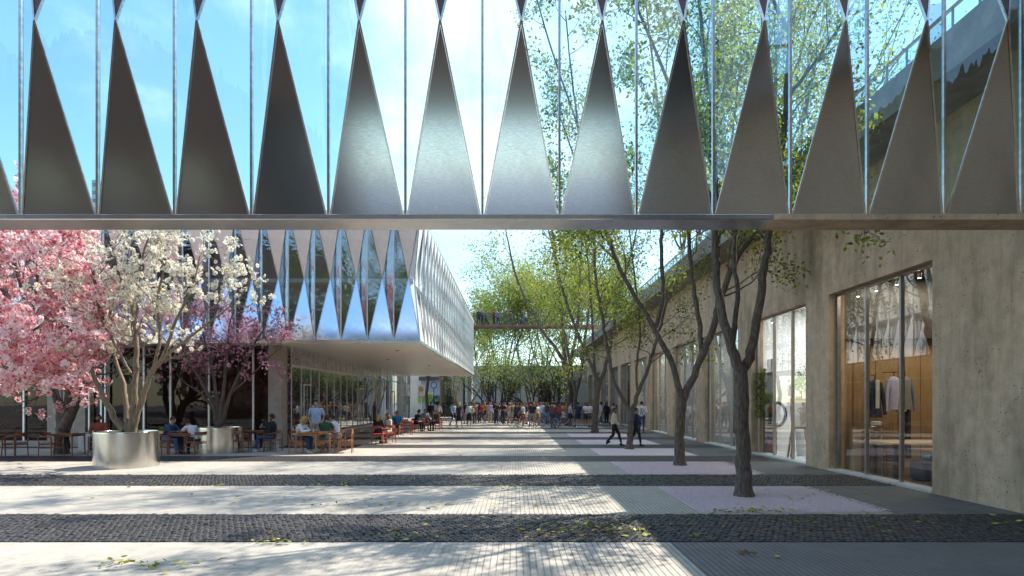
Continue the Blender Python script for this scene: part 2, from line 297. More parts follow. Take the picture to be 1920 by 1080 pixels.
            o = np_mesh('cobble_band', V.reshape(-1, 3), Q, [cm]); tag(o, kind='structure')
            xe = XR - nx * sz
            o = MB().add([(XL, y0, .012), (xe, y0, .012), (xe, y1, .012), (XL, y1, .012)], [(0, 1, 2, 3)]).build('cobble_band', cell); tag(o, kind='structure')
            o = MB().add([(xe, y0, .002), (XR, y0, .002), (XR, y1, .002), (xe, y1, .002)], [(0, 1, 2, 3)]).build('cobble_bedding', pmat('bedding_sand', (.05, .045, .04), (.03, .028, .025), 30, .95)); tag(o, kind='structure')
        else:
            o = MB().add([(XL, y0, .006), (XR, y0, .006), (XR, y1, .006), (XL, y1, .006)], [(0, 1, 2, 3)]).build('cobble_band', cell); tag(o, kind='structure')
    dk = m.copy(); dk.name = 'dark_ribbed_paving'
    for nd in dk.node_tree.nodes:                # a darker copy of the ribbed paving, laid over its right part
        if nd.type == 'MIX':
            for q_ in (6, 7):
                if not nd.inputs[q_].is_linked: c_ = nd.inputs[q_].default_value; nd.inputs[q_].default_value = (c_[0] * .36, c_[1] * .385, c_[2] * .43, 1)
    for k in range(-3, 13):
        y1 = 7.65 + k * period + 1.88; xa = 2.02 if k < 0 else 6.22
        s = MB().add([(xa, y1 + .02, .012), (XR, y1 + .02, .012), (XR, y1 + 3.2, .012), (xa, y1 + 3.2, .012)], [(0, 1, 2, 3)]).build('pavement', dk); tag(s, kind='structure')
    # pink gravel squares round the trees
    gm = pmat('pink_gravel', (.86, .70, .70), (.66, .52, .52), 45, .8, bump=1, bscale=55, bdist=.03)
    for k, (xa, xb, ya, yb) in enumerate([(3.05, 6.15, 9.75, 12.5), (2.9, 6.2, 14.75, 17.65), (2.9, 6.2, 19.9, 22.75), (2.9, 6.2, 25.0, 27.8), (2.9, 6.2, 30.1, 33.0)]):
        nx, ny = 60, 56; r = np.random.default_rng(k)
        X, Y = np.meshgrid(np.linspace(xa, xb, nx), np.linspace(ya, yb, ny)); Z = .014 + r.uniform(0, .014, X.shape)
        e = np.minimum.reduce([X - xa, xb - X, Y - ya, yb - Y]); Z = np.where(e < 1e-6, .010, Z)
        id_ = np.arange(nx * ny).reshape(ny, nx); Q = np.stack([id_[:-1, :-1], id_[:-1, 1:], id_[1:, 1:], id_[1:, :-1]], -1).reshape(-1, 4)
        V = [np.stack([X, Y, Z], -1).reshape(-1, 3)]; n0 = nx * ny; Qs = [Q]
        if k < 2:                                # loose pebbles on top
            n = 9000; c = np.stack([r.uniform(xa, xb + .12, n), r.uniform(ya, yb, n), np.full(n, .026)], 1); rr = r.uniform(.008, .019, n)
            ofs = np.array([[1, 0, 0], [0, 1, 0], [-1, 0, 0], [0, -1, 0], [0, 0, .8]]); VV = c[:, None] + ofs[None] * rr[:, None, None] * r.uniform(.7, 1.2, (n, 5, 1))
            fq = np.array([(0, 1, 4, 4), (1, 2, 4, 4), (2, 3, 4, 4), (3, 0, 4, 4)]); T = (np.arange(n)[:, None, None] * 5 + fq[None, :, :3]).reshape(-1, 3)
            o = np_mesh('pebbles', VV.reshape(-1, 3), T, [gm], nq=3); tag(o, kind='stuff')
        o = np_mesh('gravel_bed', V[0], Q, [gm], smooth=True); tag(o, kind='structure')
bands()
# ------------------------------------------------------------------ folded steel and glass screen over the foreground
W = 1.016; Z0 = 4.27; ZA = 6.61; ZT = 8.95
def panel_mesh(name, w, up, fold, m, parent, z0=None, za=None, zt=None, back=.02):
    z0 = Z0 if z0 is None else z0; za = ZA if za is None else za; zt = ZT if zt is None else zt
    zb = z0 if up else zt; s = 1 if up else -1
    o = bpy.data.objects
    mb = MB(); g = .035; ins = g / w * 1.0
    B0 = Vector((g, 0, zb)); B1 = Vector((w - g, 0, zb)); A = Vector((w / 2, -fold, za)); A = A + (Vector((w / 2, 0, zb)) - A) * .02
    nrm = (B1 - B0).cross(A - B0).normalized() * (1 if up else -1)
    k = nrm * back
    mb.add([B0, B1, A, B0 + k * -1, B1 - k, A - k], [(0, 1, 2) if up else (0, 2, 1), (3, 5, 4), (0, 3, 4, 1), (1, 4, 5, 2), (2, 5, 3, 0)])
    return mb.build(name, m, parent, local=True)
def trim_mesh(w, up, fold, r, m, parent, z0=None, za=None, zt=None):
    z0 = Z0 if z0 is None else z0; za = ZA if za is None else za; zt = ZT if zt is None else zt
    zb = z0 if up else zt
    mb = MB(); A = Vector((w / 2, -fold, za))
    mb.bar((r, 0, zb), A + Vector((-r * .2, 0, 0)), r); mb.bar((w - r, 0, zb), A + Vector((r * .2, 0, 0)), r)
    return mb.build('edge_trim', m, parent, local=True)
def pane_mesh(w, fold, m, parent, z0=None, za=None, zt=None):   # the two facets that meet at one mullion
    z0 = Z0 if z0 is None else z0; za = ZA if za is None else za; zt = ZT if zt is None else zt
    mb = MB(); B = (0, 0, z0 + .01); T = (0, 0, zt - .01); A0 = (-w / 2, -fold, za); A1 = (w / 2, -fold, za)
    mb.add([B, T, A0, A1], [(0, 1, 2), (0, 3, 1)])
    return mb.build('glass_pane', m, parent, local=True)
def mull_mesh(r, m, parent, z0=None, zt=None):
    z0 = Z0 if z0 is None else z0; zt = ZT if zt is None else zt
    return MB().box(-r, -r * 1.6, z0, r, r * 1.6, zt).build('mullion', m, parent, local=True)
def screen():
    Y = 7.75; xb = (110 - 72.5 - VX) / 144.5 * W; x0 = xb - 3 * W; nb = 17
    t = thing('folded_screen', (0, Y, 0), 'overhead screen of tall folded steel triangles and clear glass crossing the whole foreground', 'screen')
    pl = panel_mesh('steel_panel', W, True, .4, STEEL, t); pu = panel_mesh('bronze_panel', W, False, .4, BRONZE, t)
    e1 = trim_mesh(W, True, .4, .022, TRIM, t); e2 = trim_mesh(W, False, .4, .022, TRIM, t); gl = pane_mesh(W, .4, GLASS, t); mu = mull_mesh(.015, TRIM, t)
    protos = (pl, pu, e1, e2)
    for i in range(nb):
        for p in protos:
            q = p if i == 0 else inst(p, t); q.location = (x0 + i * W, 0, 0)
    for i in range(nb + 1):
        for p in (gl, mu):
            q = p if i == 0 else inst(p, t); q.location = (x0 + i * W, 0, 0)
    xr = P(1440, 0, Y).x
    MB().rbox((0.5 * (x0 + xr), Y + .075, 4.235), (xr - x0, .47, .07), bev=.008).build('bottom_beam', STEELF, t)
    mb = MB(); xe = 8.33; cuts = [xr + .004, P(1537, 0, Y).x, P(1585, 0, Y).x, P(1620, 0, Y).x, P(1675, 0, Y).x, xe]
    for a, b_ in zip(cuts[:-1], cuts[1:]): mb.rbox(((a + b_) / 2, Y + .075, 4.235), (b_ - a - .006, .47, .075), bev=.004)
    mb.build('concrete_sill', CONC, t)
    MB().box(x0, Y - .06, 4.272, xe, Y - .03, 4.285).build('dark_strip', DARKM, t)  # dark strip along the foot of the steel panels
    MB().rbox((.5 * (x0 + xe), Y, ZT + .1), (xe - x0, .45, .18), bev=.01).build('top_beam', STEELF, t)
screen()
# ------------------------------------------------------------------ the box building on the left
D1 = 22.6; XC = -3.64; D2 = 52.7
def box_building():
    t = thing('gallery_building', (XC, D1, 0), 'long cantilevered gallery box clad in folded steel triangles over a glazed cafe floor', 'building')
    z0, za, zt = 4.2, 6.62, 9.04; fd = .30
    kw = dict(z0=z0, za=za, zt=zt)
    F_ = dict(loc=lambda i: (-(i + 1) * W, 0, 0), rz=0)
    nF, nS = 20, 30; ws = (D2 - D1) / nS
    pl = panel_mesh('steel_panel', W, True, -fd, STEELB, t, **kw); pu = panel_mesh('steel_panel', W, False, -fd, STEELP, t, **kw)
    e = trim_mesh(W, True, -fd, .02, TRIM, t, **kw); e2 = trim_mesh(W, False, -fd, .02, TRIM, t, **kw)
    gl = pane_mesh(W, -fd, GLASSB, t, **kw); mu = mull_mesh(.02, MULL, t, z0, zt)
    first = {}
    def put(p, loc, rz):
        q = p if p not in first else inst(p, t); first[p] = 1; q.location = loc; q.rotation_euler = (0, 0, rz)
    for i in range(nF):
        for p in (pl, pu, e, e2): put(p, (-(i + 1) * W, 0, 0), 0)
    for i in range(1, nF + 1):
        for p in (gl, mu): put(p, (-i * W, 0, 0), 0)
    # side: local x of the panel runs along +Y, outward normal +X  -> rotate by +90 deg
    ps = [panel_mesh('steel_panel', ws, u, -fd, STEELS, t, **kw) for u in (True, False)]
    es = [trim_mesh(ws, u, -fd, .02, TRIM, t, **kw) for u in (True, False)]
    gs = pane_mesh(ws, -fd, GLASSC, t, **kw)
    for i in range(nS):
        for p in ps + es: put(p, (0, i * ws, 0), math.pi / 2)
    for i in range(1, nS):
        for p in (gs, mu): put(p, (0, i * ws, 0), math.pi / 2)
    # folded corner pieces
    for (cy, sg, w_) in ((D1, 1, W), (D2, -1, ws)):
        B = Vector((XC, cy, z0)); T = Vector((XC, cy, zt)); Af = Vector((XC - W / 2, cy + sg * fd, za)); As = Vector((XC - fd, cy + sg * ws / 2, za))
        MB().add([B, Af, As, T], [(0, 1, 2) if sg < 0 else (0, 2, 1), (3, 2, 1) if sg < 0 else (3, 1, 2)]).build('corner_panel', STEELS, t)
        m = MB(); m.bar(B, As, .03); m.bar(T, As, .03); m.bar(B, Af, .03); m.bar(T, Af, .03); m.build('corner_trim', TRIM, t)
    # dark core seen through the glass, floor line, roof, soffit
    WARM = pmat('warm_interior', (.30, .19, .11), (.13, .085, .06), 1.1, .7, noise2=(.5, (.05, .06, .08), .45, .7))
    xl = XC - nF * W
    MB().box(xl, D1 + .9, z0 + .05, XC - .9, D2 - .9, zt - .02).build('inner_core', WARM, t)
    MB().box(XC - .62, D1 + .95, z0 + .05, XC - .58, D2 - .95, zt - .03).build('pale_backing', pmat('backing_cloth', (.82, .80, .76), (.66, .64, .6), 3, .9, bump=.5, bscale=9, stretch=(1, 3, .1)), t)  # pale backing added behind the side glass to brighten it
    MB().box(xl, D1 + .32, za - .14, XC - .32, D1 + .9, za + .02).box(XC - .9, D1 + .9, za - .14, XC - .32, D2 - .32, za + .02).build('floor_slab', WHITE, t)
    MB().box(xl, D1, zt + .001, XC, D2, zt + .16).build('roof', STEELF, t)
    MB().box(xl, D1 + .02, z0 - .1, XC - .02, D2 - .02, z0 - .004).build('soffit', SOFF, t)
    MB().box(xl, D1 - .012, z0 - .125, XC + .012, D1 + .018, z0 - .006).box(XC - .018, D1 + .02, z0 - .125, XC + .012, D2, z0 - .006).build('soffit_edge', STEELF, t)
    DOT = pmat('soffit_fitting', (.2, .18, .16))
    for (x, y) in ((-5.2, 26), (-6.8, 31.5), (-5.4, 37)): MB().lathe((x, y, z0 - .13), [(.07, 0), (.09, .03)], 12, True).build('ceiling_fitting', DOT, t)
    # ground floor, street side: tinted glass between stone piers
    yg = 23.75; XG = -9.25; zc = z0 - .1
    MB().box(xl, yg + 1.6, 0, XG - 1.6, D2 - .5, zc).build('ground_floor_core', pmat('brown_wall', (.14, .10, .085), (.08, .06, .052), 1.5, .7), t)
    xs = [P(px, 0, yg).x for px in (-60, 45, 190, 270, 320, 392, 475)]
    prev = xl
    for a, b_ in [(xl, P(92, 0, yg).x), (P(163, 0, yg).x, P(505, 0, yg).x)]:
        MB().add([(a, yg + .05, .25), (b_, yg + .05, .25), (b_, yg + .05, zc), (a, yg + .05, zc)], [(0, 1, 2, 3)]).build('glazing', GLASSD, t)
        MB().box(a, yg - .02, 0, b_, yg + .12, .248).build('plinth', STONE, t)
    for i, x in enumerate(xs): MB().box(x - .035, yg - .03, .249, x + .035, yg + .04, zc).build('mullion', MULL, t)
    MB().box(P(92, 0, yg).x + .002, yg - .1, 0, P(163, 0, yg).x - .002, yg + .5, zc).build('stone_pier', STONE, t)
    MB().box(P(505, 0, yg).x + .002, yg - .12, 0, P(530, 0, yg).x, yg + .5, zc).build('stone_pier', STONE, t)
    # small framed window and white low panel at the left
    w = MB(); xa, xb = P(165, 0, 23.6).x, P(198, 0, 23.6).x
    w.box(xa, 23.6, .62, xa + .06, 23.66, 3.4).box(xb - .06, 23.6, .62, xb, 23.66, 3.4).box(xa + .061, 23.6, .62, xb - .061, 23.66, .7).build('window_frame', MULL, t)
    # side shopfront along the cantilever
    bay = 5.0; y = 24.3; first_bay = None
    DOORM = MULL; TS = 3.3
    n = 6
    for k in range(n):
        ya = 24.3 + k * (D2 - .8 - 24.3) / n; L_ = (D2 - .8 - 24.3) / n
        if first_bay is None:
            fr = MB(); nm = 4
            for i in range(nm + 1): fr.box(-.022, i * L_ / nm - .022 if i else 0, .25, .022, i * L_ / nm + .022 if i < nm else L_ - .002, zc)
            for i in range(nm): fr.box(-.02, i * L_ / nm + .031, TS, .02, (i + 1) * L_ / nm - .031, TS + .07); fr.box(-.02, i * L_ / nm + .031, .25, .02, (i + 1) * L_ / nm - .031, .33)
            f0 = fr.build('shopfront_bay', MULL, t, local=True)
            MB().box(-.08, 0, 0, .08, L_ - .002, .248).build('stall_riser', STONE, f0, local=True)
            for i in range(nm):
                MB().add([(0, i * L_ / nm + .03, .33), (0, (i + 1) * L_ / nm - .03, .33), (0, (i + 1) * L_ / nm - .03, zc), (0, i * L_ / nm + .03, zc)], [(0, 1, 2, 3)]).build('glass_pane', GLASSS, f0, local=True)
            dd = MB(); dy = L_ / nm
            for y_ in (.12, .95): dd.box(.055, dy + y_ - .03, .02, .09, dy + y_ + .03, 2.6)
            dd.box(.055, dy + .151, 2.53, .09, dy + .919, 2.6).box(.055, dy + .151, .02, .09, dy + .919, .14)
            d0 = dd.build('door', MULL, f0, local=True); MB().tube([(.14, dy + .2, 1.0), (.14, dy + .2, 1.5)], .015, 6).build('handle', TRIM, d0, local=True)
            first_bay = f0; f0.location = (XG - XC, ya - D1, 0)
        else:
            q = first_bay.copy(); COL.objects.link(q); q.parent = t; q.location = (XG - XC, ya - D1, 0)
            for ch in first_bay.children:
                if ch.name.startswith('door') and k % 2: continue
                c = ch.copy(); COL.objects.link(c); c.parent = q
    MB().box(XG - 1.59, 24.3, 0, XG - .12, D2 - .8, .02).build('cafe_floor', pmat('cafe_floor', (.3, .27, .24)), t)
    return t
GAL = box_building()
def garlands():
    """hanging garlands of flowers just inside the side glass"""
    r = np.random.default_rng(8); cols = [pmat('garland_pink', (.62, .12, .26), (.7, .3, .42), 9, .6), pmat('garland_purple', (.26, .12, .42), (.4, .25, .5), 9, .6), pmat('garland_leaf', (.06, .14, .04), (.1, .2, .06), 9, .6), pmat('garland_cream', (.6, .5, .45), (.5, .4, .36), 9, .6)]
    desc = ['pink and purple garland of flowers nearest the stone pier inside the cafe glass', 'second flower garland behind the cafe glass, thick with green leaves', 'third flower garland behind the cafe glass, mostly lilac', 'flower garland behind the cafe glass just beyond the first door', 'slim deep pink garland midway along the cafe glass', 'flower garland inside the cafe glass behind the seated women', 'farthest flower garland inside the cafe glass near the dark doorway']
    for i, y in enumerate((24.7, 25.6, 26.9, 28.2, 29.8, 31.8, 34.5)):
        n = 620; x = -9.7; z = r.uniform(.5, 4.0, n); rad = .16 + .13 * np.sin(z * 2.3 + i) ** 2
        a = r.uniform(0, 6.28, n); q = np.sqrt(r.uniform(0, 1, n)) * rad; c = np.stack([x + q * np.cos(a), y + q * np.sin(a), z], 1)
        u = r.normal(0, 1, (n, 3)); u /= np.linalg.norm(u, axis=1)[:, None]; v = np.cross(u, r.normal(0, 1, (n, 3))); v /= np.linalg.norm(v, axis=1)[:, None]
        s = r.uniform(.03, .06, n)[:, None]; V = np.stack([c - u * s, c + v * s, c + u * s, c - v * s], 1).reshape(-1, 3)
        cl = (np.sin(z * 3 + i * 2) * 1.5 + r.normal(0, .8, n)); mi = np.where(cl > 1.0, 0, np.where(cl > .3, 1, np.where(cl > -1.1, 2, 3)))
        o = np_mesh('flower_garland', V, np.arange(4 * n).reshape(-1, 4), cols, mi); tag(o, desc[i], 'garland', 'flower garlands inside the cafe glass')
garlands()
# ------------------------------------------------------------------ concrete building on the right
XW = 8.35; WS = 11.73; WP = 5.1; WL = 3.87; NW = 12; HT = 4.68; HW = 7.35
def right_building():
    t = thing('concrete_building', (XW, 12, 0), 'weathered concrete shop building with tall glazed openings along the right of the plaza', 'building')
    mb = MB(); th = .42; yend = WS + NW * WP + 1
    mb.box(XW, -34, 0, XW + th, WS, HT)
    for k in range(NW):
        a = WS + k * WP + WL; b_ = WS + (k + 1) * WP if k < NW - 1 else yend
        mb.box(XW, a, 0, XW + th, b_, HT)
    mb.box(XW, -34, HT, XW + th, yend, HW)
    mb.build('wall', CONC, t)
    s = MB().add([(7.24, -34, 7.35), (XW + .42, -34, 7.35), (XW + .42, yend, 7.35), (7.24, yend, 7.35), (7.24, -34, 8.05), (XW + .42, -34, 8.05), (XW + .42, yend, 8.05), (7.24, yend, 8.05)], [(0, 3, 2, 1), (4, 5, 6, 7), (0, 1, 5, 4), (1, 2, 6, 5), (2, 3, 7, 6), (3, 0, 4, 7)])
    # cast joints every 2.55 m
    s.build('roof_slab', pmat('slab_concrete', (.34, .31, .28), (.22, .195, .17), 2.5, .85, bump=.4, bscale=22, noise2=(.6, (.12, .10, .085), .5, .75, (1, .3, 1.5))), t)
    MB().box(XW + .42, -34, 0, 22, -33.6, 8).box(XW + .42, yend - .4, 0, 22, yend, 8).box(21.6, -33.6, 0, 22, yend - .4, 8).box(XW + .42, -33.6, 7.4, 21.6, yend - .4, 7.8).build('rear_shell', CONC, t)
    rl = MB(); yr = -6
    RL = pmat('rail_metal', (.35, .33, .31), (.28, .26, .24), 5, .45, .5)
    rl.box(7.86, 0, 8.91, 7.91, yend, 8.96)
    y = 0
    while y < 60: rl.box(7.87, y, 8.05, 7.90, y + .035, 8.91); y += .62
    r0 = rl.build('roof_railing', RL, t)
    MB().box(7.88, .04, 8.08, 7.89, 60, 8.88).build('rail_glass', glassmat('rail_glass', (.9, .97, .96), 1, .02), r0)
    # windows
    JB = pmat('window_steel', (.52, .50, .47), (.42, .40, .38), 8, .3, .9)
    fr = MB(); g = XW + .24; n3 = WL / 3
    for i in range(4):
        c = .03 if i == 0 else (WL - .03 if i == 3 else i * n3); fr.box(-.04, c - .028, .06, .05, c + .028, HT - .001)
    for i in range(3): fr.box(-.03, i * n3 + (.06 if i == 0 else .029), HT - .05, .04, (i + 1) * n3 - (.06 if i == 2 else .029), HT - .002)
    w0 = fr.build('shop_window', JB, t, local=True)
    for i in range(3):
        MB().add([(0, i * n3 + .03, .06), (0, i * n3 + n3 - .03, .06), (0, i * n3 + n3 - .03, HT - .05), (0, i * n3 + .03, HT - .05)], [(0, 1, 2, 3)]).build('glass_pane', GLASSS, w0, local=True)
    MB().box(-.26, 0.002, 0.004, .1, WL - .002, .058).build('sill', pmat('pale_sill', (.6, .59, .56), None, 3, .6), w0, local=True)
    for k in range(NW):
        loc = (g - XW, WS + k * WP - 12, 0)
        if k == 0: w0.location = loc
        else:
            q = w0.copy(); COL.objects.link(q); q.parent = t; q.location = loc
            for ch in w0.children:
                c = ch.copy(); COL.objects.link(c); c.parent = q
    # rooms behind the glass
    OAK = pmat('oak_panelling', (.42, .28, .15), (.33, .21, .11), 3, .45, bump=.1, stretch=(6, 6, .5), noise2=(.8, (.32, .19, .09), .5, .75))
    SHOPF = pmat('shop_floor', (.16, .11, .08), (.11, .08, .06), 3, .15)
    WOODF = pmat('reddish_floor', (.30, .15, .09), (.22, .11, .07), 3, .3)
    GREYI = pmat('grey_interior', (.55, .54, .52), (.4, .4, .4), 1, .7)
    cfg = [(OAK, SHOPF), (WHITE, WHITE), (GREYI, SHOPF), (GREYI, SHOPF), (WHITE, SHOPF), (GREYI, SHOPF)] + [(GREYI, SHOPF)] * 6
    x0 = XW + .42
    for k, (wm, fm) in enumerate(cfg):
        a = WS + k * WP - .62 if k else WS - 4.0; b_ = WS + (k + 1) * WP - .66
        MB().box(x0, b_, 0, 16, b_ + .04, 5.2).build('partition', wm, t)
        MB().box(15.96, a, 0, 16, b_, 5.2).build('back_wall', wm, t)
        MB().box(x0, a, 0, 15.96, b_, .02).build('floor', fm, t)
        MB().box(x0, a, 5.16, 15.96, b_, 5.2).build('ceiling', WHITE if k else pmat('dark_ceiling', (.16, .13, .11), None, 3, .6), t)
    MB().box(x0, WS - 4.04, 0, 16, WS - 4, 5.2).build('partition', OAK, t)
    # dark bulkhead in the first shop and joints between oak boards
    mb = MB(); yb = WS + WP - .665
    for i in range(9): mb.box(x0 + .55 + i * .62, yb - .012, .05, x0 + .557 + i * .62, yb - .001, 3.5)
    mb.build('panel_joint', pmat('joint_dark', (.12, .06, .03)), t)
    MB().box(x0 + .01, yb - .3, 3.55, 15.9, yb - .02, 5.14).build('bulkhead', pmat('bulkhead', (.07, .065, .06), (.045, .04, .04), 1.3, .5, noise2=(.7, (.28, .29, .3), .5, .7)), t)
    return t
RB = right_building()
def shop_fill(x, y, z, e, sz, label, col=(1, .82, .6)):
    l = bpy.data.lights.new('shop_fill', 'AREA'); l.energy = e; l.size = sz; l.color = col; o = bpy.data.objects.new('shop_fill', l); COL.objects.link(o); o.location = (x, y, z)
shop_fill(10.8, 14.0, 5.1, 70, 2.5, ''); shop_fill(11, 19, 5.1, 120, 2.5, '', (.95, .98, 1)); shop_fill(11, 24.2, 5.1, 60, 2, '', (.95, .98, 1)); shop_fill(11, 39.5, 5.1, 80, 2, '', (.95, .98, 1)); shop_fill(11, 29.5, 5.1, 70, 2, '', (.95, .98, 1)); shop_fill(11, 34.5, 5.1, 80, 2, '', (1, .95, .85))  # first pair serves the spotlights; the rest is fill added to brighten farther rooms
def spots():
    em = emat('spot_glow', (1, .95, .85), 10); i = 0
    for k in range(4):
        for j in range(3 if k else 5):
            y = WS + k * WP + .4 + j * (WL - .8) / (2 if k else 4)
            t = thing('spotlight', (XW + .55, y, 4.6), 'small lit spotlight no. in the window head', 'spotlight', 'lit spotlights at the window heads')
            t['label'] = 'small lit spotlight, %s pane of the %s shop window' % ((['near edge of the first', 'first', 'middle', 'third', 'far edge of the third'][j] if k == 0 else ['near', 'middle', 'far'][j]), ['oak panelled', 'white', 'grey', 'second grey'][k])
            MB().lathe((XW + .55, y, 4.56), [(.035, 0), (.045, .10)], 10, True).build('housing', TRIM, t)
            MB().lathe((XW + .55, y, 4.552), [(.03, 0), (.03, .004)], 10, True).build('lens', em, t)
spots()
# ------------------------------------------------------------------ buildings behind and around
def far_buildings():
    GC = pmat('grey_render', (.58, .57, .57), (.5, .49, .49), .8, .8, bump=.2, bscale=10)
    PG = glassmat('far_glass', (.12, .15, .18), 1.2, .05, dark=.12)
    FRM = pmat('dark_frame', (.07, .075, .08), None, 3, .5)
    Y = 68; t = thing('end_building', (2, Y, 0), 'low grey building with large square windows closing the far end', 'building')
    ops = [(P(x0, 0, Y).x, P(x1, 0, Y).x) for x0, x1 in ((902, 926), (952, 977), (1009, 1033), (1060, 1080))]
    xl, xr = P(872, 0, Y).x, 13
    mb = MB(); prev = xl; zb, zt_, top = .9, 4.15, 5.6
    for a, b_ in ops: mb.box(prev, Y, 0, a, Y + .5, top); mb.box(a, Y, 0, b_, Y + .5, zb); mb.box(a, Y, zt_, b_, Y + .5, top); prev = b_
    mb.box(prev, Y, 0, xr, Y + .5, top); mb.box(xl, Y + .5, 0, xr, Y + 12, top); mb.build('wall', GC, t)
    MB().box(xl, Y - .25, top + .002, xr, Y + 12, top + .35).build('roof', GC, t)
    for a, b_ in ops:
        f = MB().box(a, Y + .1, zb, a + .08, Y + .2, zt_).box(b_ - .08, Y + .1, zb, b_, Y + .2, zt_).box(a + .08, Y + .1, zb, b_ - .08, Y + .2, zb + .08).box(a + .08, Y + .1, zt_ - .08, b_ - .08, Y + .2, zt_)
        f.box(a + .55 * (b_ - a), Y + .1, zb + .08, a + .55 * (b_ - a) + .07, Y + .2, zb + 2).box(a + .55 * (b_ - a) + .07, Y + .1, zb + 1.93, b_ - .08, Y + .2, zb + 2)
        w = f.build('window', FRM, t); MB().add([(a, Y + .3, zb), (b_, Y + .3, zb), (b_, Y + .3, zt_), (a, Y + .3, zt_)], [(0, 1, 2, 3)]).build('pane', PG, w)
    # pale facade seen under the gallery box
    Y = 70; t = thing('pale_building', (-9, Y, 0), 'cream building with a blue-grey bay, seen under the far end of the gallery', 'building')
    CR = pmat('cream_render', (.74, .66, .55), (.64, .56, .46), .9, .8)
    MB().box(-14, Y, 0, P(868, 0, Y).x, Y + 9, 6.6).build('wall', CR, t)
    mb = MB()
    for k in range(5): x = P(848 + 4 * k, 0, Y).x; mb.box(x, Y - .12, 0, x + .09, Y - .002, 6)
    mb.build('pilasters', CR, t)
    x0, x1 = P(790, 0, Y).x, P(838, 0, Y).x
    MB().box(x0, Y - .25, 0, x1, Y - .01, 4.3).build('bay', pmat('bluegrey_panel', (.38, .42, .52), (.3, .34, .44), 1, .6), t)
    MB().box(x0 - .2, Y - .6, 4.301, x1 + .5, Y - .02, 4.75).box(x1 + .02, Y - .5, 0, x1 + .45, Y - .02, 4.299).build('canopy', FRM, t)
    MB().box(P(871, 0, 70.5).x, 68.4, 0, P(871, 0, 70.5).x + .01, 69, 4).build('door', FRM, t)
    # blue tower far off, left
    Y = 230; x = P(172, 0, Y).x; z = EYE + 415 / F * Y; t = thing('distant_tower', (x, Y, 0), 'slim grey tower block far away behind the left of the screen', 'building')
    MB().box(x, Y, 0, x + 6, Y + 6, z).build('wall', pmat('tower_wall', (.42, .46, .5)), t); mb = MB()
    for k in range(24): mb.box(x + .4, Y - .15, z - 2.5 - k * 3.2, x + 5.6, Y - .01, z - 1.2 - k * 3.2)
    mb.build('window_bands', PG, t)
    # the building behind the photographer, bridging the plaza
    t = thing('rear_building', (0, -16, 0), 'brown building bridging the plaza behind the photographer', 'building')
    BR = pmat('brown_cladding', (.05, .028, .016), (.032, .019, .012), 1.2, .6)
    MB().box(-30, -34, 0, -12.5, -13, 18).box(-12.49, -18, 8.2, 8.34, -13, 18).box(8.8, -34, 8.1, 24, -8, 18).build('wall', BR, t)
    m = MB()
    for k in range(5): m.box(-29 + k * 3.3, -12.99, 1, -27.2 + k * 3.3, -12.9, 6)
    m.build('window', PG, t)
far_buildings()
def behind():
    s = MB().add([(-60, -190, .004), (60, -190, .004), (60, -19, .004), (-60, -19, .004)], [(0, 1, 2, 3)]).build('rear_dark_sheet', pmat('rear_dark_ground', (.055, .055, .058), (.04, .04, .042), 6, .85)); tag(s, kind='structure')  # dark sheet added behind the camera to darken what the panels reflect
    t = thing('rear_reflection_block', (0, -120, 0), 'unseen blue-grey block added far behind the photographer to temper the screen panel reflections', 'building'); MB().box(-40, -130, 0, 40, -120, 9).build('wall', pmat('bluegrey_panel', (.3, .34, .42)), t)  # unseen block added to tone down the reflection in the centre panels
behind()
def footbridge():
    Y = 60; z0 = EYE + (VY - 612) / F * Y; zr = EYE + (VY - 588) / F * Y; xa = P(893, 0, Y).x - .5; xb = XW + .2
    t = thing('footbridge', (xa, Y, z0), 'rust brown footbridge with a fine railing high across the far end of the plaza', 'footbridge')
    RU = pmat('rust_steel', (.30, .13, .09), (.2, .09, .06), 3, .7)
    MB().box(xa, Y, z0 - .02, xb, Y + 2.2, z0 + .16).build('deck', RU, t)
    for s, y in enumerate((Y + .03, Y + 2.1)):
        m = MB(); m.box(xa, y, zr, xb, y + .05, zr + .05); x = xa
        while x < xb: m.box(x, y + .01, z0 + .16, x + .025, y + .035, zr); x += .17
        m.build('railing', pmat('rail_dark', (.1, .085, .08), None, 3, .5), t)
    MB().box(xa - .4, Y - .1, 0, xa - .002, Y + 2.3, z0 + .16).build('pier', pmat('grey_render', (.4, .4, .42)), t)
    return z0 + .16, xa, xb, Y
BRIDGE = footbridge()
# ------------------------------------------------------------------ trees
def leaf_mesh(name, anchors, mats, size, parent, rng, spread=.14, per=3, ratio=.5, mixp=None, droop=.3):
    A = np.repeat(np.array(anchors, dtype=float), per, axis=0); n = len(A)
    c = A + rng.normal(0, spread, (n, 3))
    u = rng.normal(0, 1, (n, 3)); u[:, 2] -= droop; u /= np.linalg.norm(u, axis=1)[:, None]
    w = rng.normal(0, 1, (n, 3)); w[:, 2] += .9; v = np.cross(u, w); v /= np.linalg.norm(v, axis=1)[:, None] + 1e-9
    nn = np.cross(u, v); s = (size * rng.uniform(.6, 1.25, n))[:, None]
    V = np.stack([c, c + u * s * .45 + v * s * ratio * .5 + nn * s * .08, c + u * s, c + u * s * .45 - v * s * ratio * .5 + nn * s * .08], 1)
    mi = rng.choice(len(mats), n, p=mixp)
    return np_mesh(name, V.reshape(-1, 3), np.arange(4 * n).reshape(-1, 4), mats, mi, parent)
def unit(v): return v / (np.linalg.norm(v) + 1e-9)
